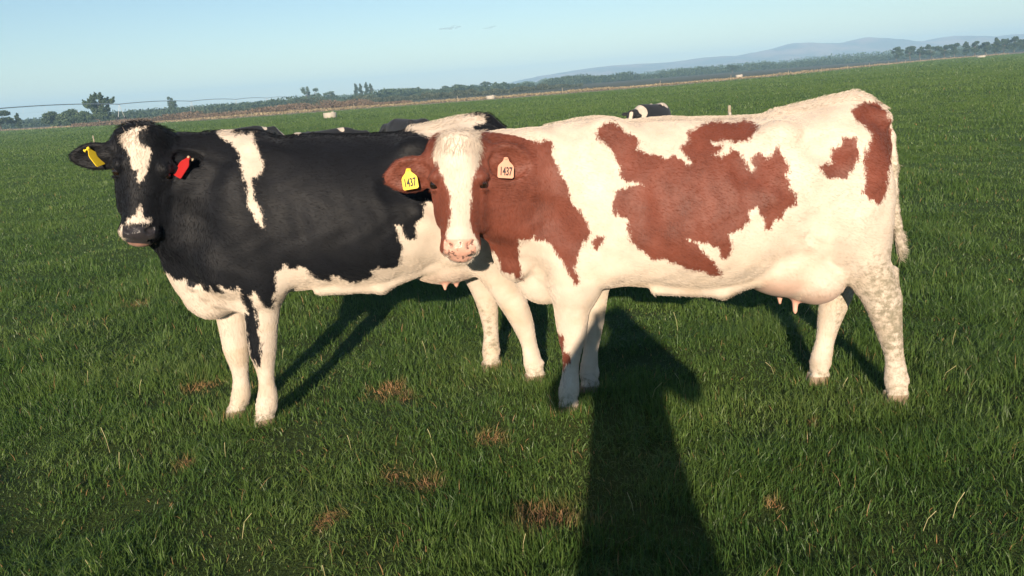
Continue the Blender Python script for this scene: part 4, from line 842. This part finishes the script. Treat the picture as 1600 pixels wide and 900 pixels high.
# ------------------------------------------------------------------ resting cows in the field behind
def lying_cow(name_seed, loc, rz, label, flip, headup, sc, marks):
    r = np.random.default_rng(name_seed)
    F = Field(np.linspace(-1.55, .98, 130), np.linspace(-.55, .60, 64), np.linspace(-.06, 1.15, 72))
    st = [(-.92, .60, .34, .03, .5), (-.86, .72, .18, .14, .5), (-.74, .82, .04, .23, .42), (-.60, .86, -.02, .29, .40), (-.3, .85, -.03, .37, .38), (0, .83, -.03, .42, .38), (.3, .82, -.03, .41, .40), (.5, .83, .0, .36, .42), (.62, .85, .03, .30, .45), (.75, .80, .10, .22, .5), (.83, .62, .3, .05, .5)]
    F.put(torso_fn(smooth_stations(st)), (-.95, -.5, -.05), (.86, .5, .95), .03, m=.08)
    F.ell((.28, .18, .79), (.07, .05, .05), .08); F.ell((.28, -.18, .79), (.07, .05, .05), .08)
    F.ell((.55, .30, .24), (.30, .14, .20), .08)
    F.chain([(.35, .36, .16, .10), (.05, .42, .07, .07), (.30, .48, .03, .05)], .03)
    F.chain([(-.62, -.26, .22, .12), (-.92, -.30, .08, .07), (-.66, -.32, .03, .05)], .03)
    F.chain([(-.62, .26, .22, .12), (-.90, .30, .08, .07), (-.62, .34, .03, .05)], .03)
    F.chain([(.70, 0, .78, .04), (.83, .04, .6, .025), (.84, .12, .2, .022), (.72, .25, .05, .03)], .02)
    pz = .98+headup
    F.cone((-.58, 0, .62), (-1.08, 0, pz-.14), .20, .11, .08); F.cone((-.66, 0, .42), (-1.08, 0, pz-.26), .17, .10, .08)
    hf = HeadFrame((-1.08, .0, pz), (-1.46, -.12, pz-.36), (-.6, -.35, .6))
    F.put(head_sdf(hf), hf.P-.6, hf.P+.6, .05, m=.02)
    for sg in (-1, 1):
        e1 = hf.s*sg; e1 = e1-hf.u*.2; e1 /= np.linalg.norm(e1); e3 = hf.u-e1*(hf.u@e1); e3 /= np.linalg.norm(e3)
        F.ell(hf.to(sg*.19, .09, -.12), (.11, .07, .028), .03, M=np.array([e1, np.cross(e3, e1), e3])); F.cone(hf.to(sg*.08, .07, -.1), hf.to(sg*.14, .08, -.12), .045, .035, .02)
    V, Q = surface_nets(F); V = smooth_mesh(V, Q, 2); V, Q = largest_piece(V, Q)
    s, t, u = hf.loc(V)
    c = np.full(len(V), .12)
    for (mx, mz, mr) in marks:
        c = np.minimum(c, np.hypot((V[:, 0]-mx), (V[:, 2]-mz)*.8)-mr)
    c = np.where((V[:, 2] < .22), -.05, c)
    hd = (np.abs(s) < .15) & (t > -.05) & (t < .65) & (u > -.25)
    c = np.where(hd, np.abs(s)-.05+.05*(t < .12), c)
    z = np.zeros(len(V))
    root = empty('resting_cow', (loc[0], loc[1], SOIL), R(rz)); tag(root, label, 'cow', 'cows lying in the field behind')
    V = V*sc; hp = [hf.to(sg*.108, .243, -.055)*sc for sg in (-1, 1)]
    if flip: V[:, 0] *= -1; Q = Q[:, ::-1]
    link('body', mesh_np('body', V, Q, 4, MATS['rest'], dict(coat=c, pink=z, nose=hd*sstep(t, .5, .53), hoof=z, mud=z)), root)
    v, f = uv_sphere(.022, 8, 6)
    for sg in (-1, 1):
        e = link('eye', mesh_py('eye', v, f, M_eye, True), root); p = hp[(sg+1)//2]; e.location = (-p[0] if flip else p[0], p[1], p[2])
MATS['rest'] = coat_material('resting_coat', (.016, .016, .018), nose=(.04, .035, .04))
# (position, heading, head pointing right?, how high the head is held, white marks)
lying_cow(1, (-8.25, 26.6), 38, 'black cow lying far behind the standing black cow\'s white shoulder stripe', True, -.16, 1.13, [(-.80, .80, .07)])
lying_cow(2, (-9.35, 24.6), -40, 'black cow lying behind the standing black cow\'s neck, with a white rump', False, -.16, 1.08, [(-.74, .74, .20)])
lying_cow(3, (-4.45, 21.2), 30, 'black cow lying just behind the standing black cow\'s back, white marks on its back', True, -.22, 1.05, [(-.45, .86, .08), (.55, .87, .05), (.62, .84, .06)])
lying_cow(4, (-2.50, 23.6), -48, 'all black cow lying behind the brown cow\'s left ear', False, -.22, 1.10, [(.95, .8, .05)])
lying_cow(5, (4.35, 24.2), 50, 'black and white cow lying beyond the middle of the brown cow\'s back', False, -.22, .98, [(.50, .84, .13), (.28, .84, .07), (-.78, .70, .16)])

# ------------------------------------------------------------------ troughs, posts, irrigator
M_conc = plain('trough_concrete', (.40, .36, .30), .85, .12, 6.0)
M_water, ntw = new_mat('trough_water'); N = NT(ntw); N.out(N.n('ShaderNodeBsdfPrincipled', {'Base Color': (.05, .07, .08, 1), 'Roughness': .05}).outputs[0])
def trough(x, y, r, label):
    root = empty('water_trough', (x, y, SOIL)); tag(root, label, 'trough', 'water troughs in the far pasture')
    b = MB(); b.lathe([(0, 0), (r*.92, 0), (r, .06), (r*1.02, .46), (r*.94, .47), (r*.90, .30), (0, .30)], n=28); b.build('basin', M_conc, root, True)
    b = MB(); b.lathe([(0, .40), (r*.92, .40)], n=28); b.build('water', M_water, root)
    b = MB(); b.box((r*.5, 0, .50), (.22, r*.9, .06)); b.build('float_cover', M_conc, root)
trough(-14.67, 74.1, .56, 'round pale water trough nearest the cows, beyond the black cow\'s back')
trough(-.98, 116.5, .6, 'small pale water trough beside the track beyond the brown cow\'s head')
trough(44.8, 158, .65, 'small pale water trough by the track beyond the brown cow\'s back')
trough(110.0, 194.0, .95, 'pale water trough near the trees on the right horizon')
M_post = plain('weathered_post', (.30, .25, .18), .85, .18, 9.0)
def post(x, y, h, label, group=None, w=.07):
    root = empty('fence_post', (x, y, SOIL)); tag(root, label, 'post', group)
    b = MB(); b.lathe([(w/2*1.05, -.1), (w/2, h*.5), (w/2*.95, h-.02), (w/2*.7, h), (0, h)], n=10); b.build('stake', M_post, root, True)
    b = MB(); b.lathe([(.012, h*.78), (.03, h*.79), (.03, h*.84), (.012, h*.85)], (0, -w/2, 0), 8); b.build('insulator', M_conc, root, True)
post(-22.1, 46.3, .62, 'short pale wooden post standing in the grass left of the black cow\'s head')
post(4.62, 17.0, .92, 'pale wooden post showing just above the brown cow\'s back')
pl = [(-39.5, 113.5), (-19.7, 111.6), (1.8, 108.2), (24.4, 114.5), (46.1, 131), (78, 171), (112, 214), (133, 224)]
seg = [math.dist(a, b) for a, b in zip(pl[:-1], pl[1:])]; tot = sum(seg)
for i in range(16):
    d = tot*(i+.5)/16; k = 0
    while d > seg[k]: d -= seg[k]; k += 1
    f = d/seg[k]; post(pl[k][0]+(pl[k+1][0]-pl[k][0])*f, pl[k][1]+(pl[k+1][1]-pl[k][1])*f, .80, 'small pale fence post in the distant row along the track', 'fence posts along the track', .07)

M_gal = plain('galvanised', (.60, .61, .62), .6, .05, 3, 0)
root = empty('irrigator', (-66.5, 115, 0)); tag(root, 'long thin centre pivot irrigator pipe crossing the left skyline', 'irrigator')
dv = Vector((-26.5, 335, 0)).normalized(); sd_ = Vector((dv.y, -dv.x, 0))
tw = [-100+48*i for i in range(11)]
b = MB(); pts = []
for i in range(len(tw)-1):
    for k in range(8):
        q = k/8; p = dv*(tw[i]+48*q); pts.append((p.x, p.y, 3.45+1.2*q*(1-q)))
b.tube(pts, .07, 8); b.build('pipe', M_gal, root, True)
for i in range(len(tw)-1):
    b = MB()
    lo = []
    for k in range(7):
        q = (k+.5)/7; p = dv*(tw[i]+48*q); c = Vector((p.x, p.y, 3.45+1.2*q*(1-q))); d0 = c+Vector((0, 0, -.9))*(1 if 0 < k < 6 else .6); lo.append(d0)
        b.tube([c+sd_*.05, d0], .006, 4, False)
    b.tube([Vector((*(dv*tw[i]).xy, 3.4))]+lo+[Vector((*(dv*tw[i+1]).xy, 3.4))], .006, 4, False); b.build('truss', M_gal, root)
for d in tw:
    p = dv*d; b = MB()
    for sg in (-1, 1):
        b.tube([Vector((p.x, p.y, 3.4)), p+dv*(sg*1.9)+Vector((0, 0, .65))], .035, 6)
    b.tube([p-dv*1.9+Vector((0, 0, .65)), p+dv*1.9+Vector((0, 0, .65))], .045, 6); t = b.build('tower', M_gal, root)
    for sg in (-1, 1):
        b = MB(); c = p+dv*(sg*1.9)+Vector((0, 0, .58)); n = 20
        b.tube([c+(dv*math.cos(2*math.pi*k/n)+Vector((0, 0, 1))*math.sin(2*math.pi*k/n))*.48 for k in range(n+1)], .13, 8, False); b.build('wheel', plain('rubber', (.03, .03, .03), .8) if 'rub' not in MATS else MATS['rub'], t, True)
        MATS['rub'] = bpy.data.materials['rubber']

# ------------------------------------------------------------------ trees and scrub
def leaf_mat(name, a, b_):
    m, nt = new_mat(name); N = NT(nt)
    t = N.attr('tint').outputs['Fac']; c = N.mix(t, a, b_)
    p = N.n('ShaderNodeBsdfPrincipled', {'Base Color': c, 'Roughness': .6, 'Specular IOR Level': .2}); tr = N.n('ShaderNodeBsdfTranslucent', {'Color': c})
    N.out(N.n('ShaderNodeMixShader', {0: .2, 1: p.outputs[0], 2: tr.outputs[0]}).outputs[0]); return m
M_bark = plain('bark', (.12, .095, .07), .9, .2, 8)
LM = dict(dark=leaf_mat('leaf_dark', (.035, .058, .036), (.065, .100, .050)), mid=leaf_mat('leaf_mid', (.045, .078, .042), (.090, .130, .058)),
          grey=leaf_mat('leaf_grey', (.050, .065, .045), (.095, .11, .07)), rust=leaf_mat('leaf_rust', (.13, .090, .065), (.22, .165, .115)), straw=leaf_mat('straw', (.26, .20, .12), (.38, .31, .19)))
def leaves(C_, size, r, up=.3):
    """C_ (n,3) centres -> quads"""
    n = len(C_); d = r.normal(size=(n, 3)); d[:, 2] += up; d /= np.linalg.norm(d, axis=1)[:, None]
    a = np.cross(d, r.normal(size=(n, 3))); a /= np.linalg.norm(a, axis=1)[:, None]; b_ = np.cross(d, a)
    s = size*r.uniform(.5, 1.2, (n, 1)); a = a*s; b_ = b_*s*.6
    V = np.stack([C_-a, C_+b_*.8, C_+a, C_-b_*.8], 1).reshape(-1, 3)
    return V, np.arange(4*n).reshape(n, 4)
def tree(x, y, h, w, kind, mat, label, seed, group='trees on the far side of the field', z0=SOIL, nl=1800, leaf=.22):
    r = np.random.default_rng(seed); root = empty('tree', (x, y, z0)); tag(root, label, 'tree', group)
    b = MB(); th = h*(.30 if kind != 'poplar' else .15)
    top = (r.normal(0, .05*h), r.normal(0, .05*h), h*.75)
    tr_ = .03*h+.05; b.tube([(0, 0, -.2), (top[0]*.3, top[1]*.3, th), (top[0]*.7, top[1]*.7, h*.5), top], [tr_, tr_*.75, tr_*.45, tr_*.15], 7)
    cl = []
    if kind == 'round':
        for i in range(16):
            a = r.uniform(0, 6.28); q = r.uniform(.1, .9)**.7; zz = h*r.uniform(.28, .88); ww = w/2*math.sin(min(1, max(.05, (zz/h-.12)/.88))*math.pi)**.55
            cl.append((ww*q*math.cos(a), ww*q*math.sin(a), zz, w*r.uniform(.13, .24), h*r.uniform(.07, .13)))
    elif kind == 'fan':
        for i in range(34):
            a = r.uniform(0, 6.28); q = r.uniform(0, 1); zz = h*r.uniform(.25, 1.0)*(1-.25*q*q); ww = w/2*q*(.35+.65*zz/h)
            cl.append((ww*math.cos(a), ww*math.sin(a), zz*.93, w*.07, h*.09))
    elif kind == 'poplar':
        for i in range(14):
            zz = h*(.15+.8*i/13); ww = w/2*math.sin(math.pi*min(.97, .15+.8*i/13))**.6; a = r.uniform(0, 6.28)
            cl.append((ww*.4*math.cos(a), ww*.4*math.sin(a), zz, ww*.8, h*.07))
    elif kind == 'bush':
        for i in range(14):
            a = r.uniform(0, 6.28); q = r.uniform(0, 1)**.6; zz = h*(.15+.7*r.random()*(1-.5*q)); cl.append((w/2*q*math.cos(a), w/2*q*math.sin(a)*.6, zz, w*.16, h*.16))
    for c in cl: b.tube([(top[0]*.3, top[1]*.3, min(th, c[2]*.6)), (c[0]*.55, c[1]*.55, c[2]*.75), (c[0], c[1], c[2])], [tr_*.28, tr_*.16, .01], 4, False)
    b.build('trunk', M_bark, root, True)
    k = r.integers(0, len(cl), nl); cc = np.array(cl)[k]; g = r.normal(size=(nl, 3)); g /= np.linalg.norm(g, axis=1)[:, None]; g *= (r.random(nl)**.45)[:, None]
    C_ = cc[:, :3]+g*np.stack([cc[:, 3], cc[:, 3], cc[:, 4]], 1)
    if kind == 'fan':  # upright shoots at the top
        m = nl//3; a = r.integers(0, len(cl), m); q = r.random(m); C2 = np.array(cl)[a][:, :3]; C2 = C2+np.stack([C2[:, 0]*q*.22, C2[:, 1]*q*.22, q*h*.13], 1)+r.normal(0, .05, (m, 3)); C_ = np.concatenate([C_[:nl-m], C2])
    V, F_ = leaves(C_, leaf, r); tint = np.repeat(np.clip(.5+.25*r.normal(size=len(C_))+.25*np.sin(C_[:, 0]*2+C_[:, 2]*3), 0, 1), 4)
    link('crown', mesh_np('crown', V, F_, 4, LM[mat], dict(tint=tint), smooth=False), root)

# px-derived bearings b = x/y at eye level
tree(-107.6, 185, 4.6, 6.0, 'round', 'dark', 'dark bushy tree at the left edge of the picture', 101, nl=4200, leaf=.3)
tree(-104.3, 186, 3.4, 1.3, 'poplar', 'dark', 'thin pointed tree beside the dark bushy tree at the left edge', 102)
tree(-97.0, 186, 4.0, 6.6, 'bush', 'mid', 'low rounded tree left of the large spreading tree', 103, nl=4200, leaf=.3)
tree(-90.8, 185, 4.5, 7.0, 'bush', 'mid', 'rounded tree touching the left side of the large spreading tree', 104, nl=4600, leaf=.3)
tree(-83.0, 178, 6.0, 9.0, 'fan', 'mid', 'large spreading tree with ragged upright shoots on the left skyline', 105, nl=9500, leaf=.30)
tree(-84.5, 171, 2.1, 5.0, 'bush', 'dark', 'dark low shrub in front of the large spreading tree', 106, nl=3000)
tree(-77.5, 172, 1.8, 3.0, 'bush', 'dark', 'smaller dark shrub right of the low dark shrub', 107)
tree(-98.4, 258, 6.0, 3.4, 'round', 'mid', 'lone small tree standing above the hedge line left of the black cow\'s back', 108)
tree(-66.9, 300, 6.5, 4.2, 'round', 'mid', 'left half of a pair of trees above the horizon behind the black cow', 109)
tree(-64.2, 302, 5.9, 3.8, 'round', 'mid', 'right half of a pair of trees above the horizon behind the black cow', 110)
tree(-58.5, 300, 4.6, 5.2, 'round', 'mid', 'low round tree between the tree pair and the tall row', 111)
for i, (px_, hh) in enumerate([(-52.6, 6.4), (-50.8, 6.2), (-48.7, 6.6), (-47.0, 6.0)]):
    tree(px_, 320, hh, 2.0, 'poplar', 'dark', ['first narrow tree from the left in the row of four', 'second narrow tree from the left in the row of four', 'third and tallest narrow tree in the row of four', 'last narrow tree on the right of the row of four'][i]+' above the horizon', 112+i, 'row of narrow trees on the horizon')
ml = ['low round tree just right of the row of four narrow trees', 'second low tree right of the row of four narrow trees', 'third low tree right of the row of four narrow trees', 'low tree left of where the hills begin', 'small tree just below where the hills begin', 'small lone tree below the middle of the hills']
for i, (a, hh) in enumerate([(-.126, 4.2), (-.110, 3.6), (-.096, 3.9), (-.060, 3.8), (-.012, 4.0), (.276, 3.6)]):
    D = 345; tree(a*D, D, hh, 5.0, 'round', 'dark', ml[i], 120+i)
rt = [(.468, 318, 5.6, 4.2), (.484, 322, 6.2, 4.4), (.495, 318, 5.0, 3.6), (.509, 315, 6.0, 4.8), (.524, 312, 5.2, 4.0), (.536, 310, 5.6, 4.4), (.549, 306, 5.3, 2.4), (.560, 304, 5.7, 4.4), (.572, 300, 5.2, 4.0), (.584, 297, 5.9, 2.6), (.594, 295, 5.6, 4.2), (.606, 292, 6.0, 4.6), (.619, 290, 5.7, 4.4), (.633, 288, 6.1, 4.6), (.648, 286, 5.8, 4.4)]
od = ['first', 'second', 'third', 'fourth', 'fifth', 'sixth', 'seventh', 'eighth', 'ninth', 'tenth', 'eleventh', 'twelfth', 'thirteenth', 'fourteenth', 'fifteenth']
for i, (a, D, hh, ww) in enumerate(rt):
    tree(a*D, D, hh*.93, ww, 'poplar' if ww < 3 else 'round', 'dark', od[i]+' tree from the left in the dark clump on the right horizon', 140+i, 'clump of trees on the right horizon', nl=2200, leaf=.3)

def brush(name, label, bear, Df, hf_, n, size, mats, seed, thick=14):
    """a belt of scrub along a range of bearings; Df, hf_ = functions of bearing"""
    r = np.random.default_rng(seed); a = r.uniform(bear[0], bear[1], n); D = np.array([Df(q) for q in a])+r.uniform(0, thick, n)
    x = a*D; hgt = np.array([hf_(q) for q in a])*(.65+.35*vnoise(x, D*0, .18, seed+1)+.25*vnoise(x, D*0, .6, seed+2)); hgt = np.maximum(hgt, .2)
    z = SOIL+hgt*r.random(n)**.8
    C_ = np.stack([x, D, z], 1); V, F_ = leaves(C_, size, r)
    tint = np.repeat(np.clip(.5+.3*vnoise(x, D, .3, seed+3)+.2*r.normal(size=n), 0, 1), 4)
    o = link(name, mesh_np(name, V, F_, 4, mats, dict(tint=tint), smooth=False)); tag(o, label, 'scrub', kind='stuff'); return o
ip = lambda xs, ys: (lambda q: float(np.interp(q, xs, ys)))
brush('woodland', 'dark far-off belt of hedges and woodland below the horizon', (-.66, .70), ip([-.66, -.5, -.3, -.1, .1, .3, .45, .7], [240, 230, 235, 260, 330, 400, 420, 330]), ip([-.66, -.58, -.5, -.42, -.3, -.1, .1, .3, .4, .7], [1.8, 2.2, 2.6, 2.5, 2.6, 3.2, 3.4, 3.6, 4.2, 4.4]), 60000, .55, LM['dark'], 61, 60)
brush('far_woodland', 'hazy woodland belt behind the first one at the foot of the hills', (-.66, .70), ip([-.66, 0, .7], [420, 620, 620]), ip([-.66, -.4, -.1, .2, .45, .7], [3.0, 3.4, 3.6, 5.0, 7.0, 7.0]), 42000, 1.0, LM['mid'], 65, 120)
brush('brown_scrub', 'low rust coloured scrub and dead weeds beyond the field edge', (-.50, -.10), ip([-.5, -.42, -.33, -.2, -.1], [150, 132, 128, 130, 132]), ip([-.5, -.43, -.34, -.2, -.1], [.5, .8, 1.3, 1.7, .5]), 16000, .20, LM['rust'], 69, 16)
brush('dry_weeds', 'pale dry weeds along the field edge', (-.62, .60), ip([-.62, -.47, -.36, -.17, 0, .2, .35, .5, .6], [184, 146, 121, 120, 117, 124, 140, 214, 232]), ip([-.62, .6], [.38, .38]), 16000, .16, LM['straw'], 73, 8)
brush('green_scrub', 'grey green bushes between the scrub and the woodland', (-.45, .1), ip([-.45, 0, .1], [168, 180, 210]), ip([-.45, -.2, 0, .1], [1.5, 2.0, 2.0, 1.2]), 14000, .3, LM['grey'], 77, 22)

# ------------------------------------------------------------------ photographer, whose shadow falls on the grass
PX, PY = .075, -.36
M_skin = plain('skin', (.55, .33, .24), .5, .05, 30)
M_coat = plain('coat_cloth', (.06, .07, .10), .85, .1, 60, bump=.3)
M_trou = plain('trouser_cloth', (.05, .055, .07), .9, .1, 80, bump=.3)
M_boot = plain('boot_rubber', (.02, .025, .02), .5, .05)
M_hair = plain('hair', (.06, .035, .02), .7, .3, 120, bump=.5)
person = empty('person', (PX, PY, SOIL)); tag(person, 'person in a long dark coat holding up a phone, seen only by their shadow', 'person')
gx_ = graded([(-.44, -.16, .009), (-.16, .16, .0045), (.16, .44, .009)]); gy_ = graded([(-.22, .20, .009), (.20, .40, .0045)]); gz_ = graded([(-.01, 1.44, .010), (1.44, 1.82, .0055)])
F = Field(gx_, gy_, gz_)
F.ell((0, .0, 1.02), (.165, .11, .14), .05); F.ell((0, .01, 1.28), (.165, .11, .19), .06); F.ell((0, 0, 1.45), (.15, .075, .06), .05)
F.cone((0, 0, 1.46), (0, .02, 1.58), .058, .054, .03)
F.ell((0, .02, 1.665), (.076, .096, .112), .02); F.ell((0, .055, 1.60), (.052, .058, .055), .03); F.ell((0, .118, 1.645), (.014, .022, .026), .012)
for sg in (-1, 1):
    F.ell((sg*.030, .112, 1.672), (.017, .012, .010), .008, 's'); F.ell((sg*.080, .01, 1.655), (.010, .022, .032), .008)
    F.cone((sg*.085, 0, .98), (sg*.10, .01, .52), .095, .062, .05); F.cone((sg*.10, .01, .52), (sg*.105, -.01, .10), .060, .042, .02); F.cone((sg*.105, -.01, .06), (sg*.12, .15, .035), .042, .034, .02)
    sh, el, wr = (sg*.185, 0, 1.42), (sg*.325, .09, 1.30), (sg*.125-.0, .30, 1.575)
    F.cone(sh, el, .060, .045, .03); F.cone(el, wr, .045, .030, .02)
    F.ell((sg*.105, .318, 1.600), (.026, .022, .046), .012)
    for i, (z_, l) in enumerate([(1.640, .060), (1.622, .068), (1.602, .066), (1.583, .052)]):
        a = np.array([sg*.112, .334, z_]); b1 = a+np.array([-sg*.012, .020, .002]); c1 = b1+np.array([-sg*l*.30, .006, 0]); 
        F.cone(a, b1, .0095, .009, .004); F.cone(b1, c1, .009, .0078, .003)
    F.cone((sg*.105, .305, 1.585), (sg*.082, .300, 1.610), .012, .010, .006); F.cone((sg*.082, .300, 1.610), (sg*.060, .312, 1.622), .010, .0085, .004)
F.ell((0, .121, 1.612), (.022, .006, .003), .004, 's')
V, Q = surface_nets(F); V = smooth_mesh(V, Q, 1, .4); V, Q = largest_piece(V, Q); link('body', mesh_np('body', V, Q, 4, M_skin), person)
def cloth(name, fn, mat, xs, ys, zs):
    F = Field(xs, ys, zs); fn(F); V, Q = surface_nets(F); V = smooth_mesh(V, Q, 1); V, Q = largest_piece(V, Q); return link(name, mesh_np(name, V, Q, 4, mat), person)
def fcoat(F):
    F.cone((0, 0, 1.36), (0, 0, 1.06), .185, .185, .05, sq=(1, 1.35, 1)); F.cone((0, 0, 1.10), (0, 0, .78), .185, .245, .05, sq=(1, 1.2, 1)); F.cone((0, 0, .78), (0, 0, .60), .245, .27, .03, sq=(1, 1.2, 1))
    F.ell((0, 0, 1.43), (.19, .10, .07), .05)
    for sg in (-1, 1): F.cone((sg*.185, 0, 1.42), (sg*.325, .09, 1.30), .095, .080, .04); F.cone((sg*.325, .09, 1.30), (sg*.12, .27, 1.555), .075, .050, .02)
    F.cone((0, -.03, 1.46), (0, -.03, 1.56), .115, .095, .03); F.cone((-.14, -.02, 1.46), (.14, -.02, 1.46), .085, .085, .03)
    zz = F.zs[None, None, :]; F.F = np.maximum(F.F, (.56-zz)).astype(np.float32)
    X = F.xs[:, None, None]; F.F += (.006*np.sin(X*60+2*np.sin(zz*12))*np.clip((1.15-zz)/.4, 0, 1)).astype(np.float32)
cloth('coat', fcoat, M_coat, np.arange(-.46, .46, .011), np.arange(-.32, .34, .011), np.arange(.50, 1.62, .011))
def ftrou(F):
    for sg in (-1, 1): F.cone((sg*.085, 0, .98), (sg*.10, .01, .52), .110, .082, .04); F.cone((sg*.10, .01, .52), (sg*.105, -.01, .16), .080, .062, .02)
cloth('trousers', ftrou, M_trou, np.arange(-.24, .24, .011), np.arange(-.16, .16, .011), np.arange(.08, 1.12, .011))
for sg in (-1, 1):
    def fb(F):
        F.cone((sg*.105, -.01, .32), (sg*.105, -.01, .06), .072, .055, .02); F.cone((sg*.105, -.01, .05), (sg*.12, .16, .042), .052, .042, .02); F.F = np.maximum(F.F, .0-F.zs[None, None, :]+.002).astype(np.float32)
    cloth('boot', fb, M_boot, np.arange(sg*.11-.1, sg*.11+.1, .010), np.arange(-.12, .26, .010), np.arange(-.02, .42, .010))
def fhair(F):
    F.ell((0, .0, 1.685), (.088, .104, .108), .02); F.ell((0, -.06, 1.62), (.07, .05, .08), .03); F.ell((0, .095, 1.635), (.085, .075, .085), .02, 's')
cloth('hair', fhair, M_hair, np.arange(-.12, .12, .008), np.arange(-.16, .16, .008), np.arange(1.48, 1.84, .008))
# the phone in their hands, its camera just behind the viewpoint
M_phone = plain('phone_black', (.02, .02, .022), .3, .02); M_glass = plain('phone_screen', (.03, .03, .035), .08, .02)
ph = empty('phone', (0, 0, CAM_H)); ph.rotation_euler = (-_p, 0, 0); tag(ph, 'black phone held level in the photographer\'s hands', 'phone')
b = MB(); b.box((PX-.0, -.012, 0), (.148, .008, .074)); c_ = b.build('phone_case', M_phone, ph)
bv = c_.modifiers.new('bevel', 'BEVEL'); bv.width = .0035; bv.segments = 3
b = MB(); b.box((PX-.0, -.0165, 0), (.136, .0012, .066)); b.build('screen', M_glass, ph)
b = MB(); b.lathe([(0, 0), (.004, 0), (.005, -.001)], (0, 0, 0), 16); l_ = b.build('lens', M_glass, ph); l_.rotation_euler = (R(90), 0, 0); l_.location = (0, -.0078, 0)
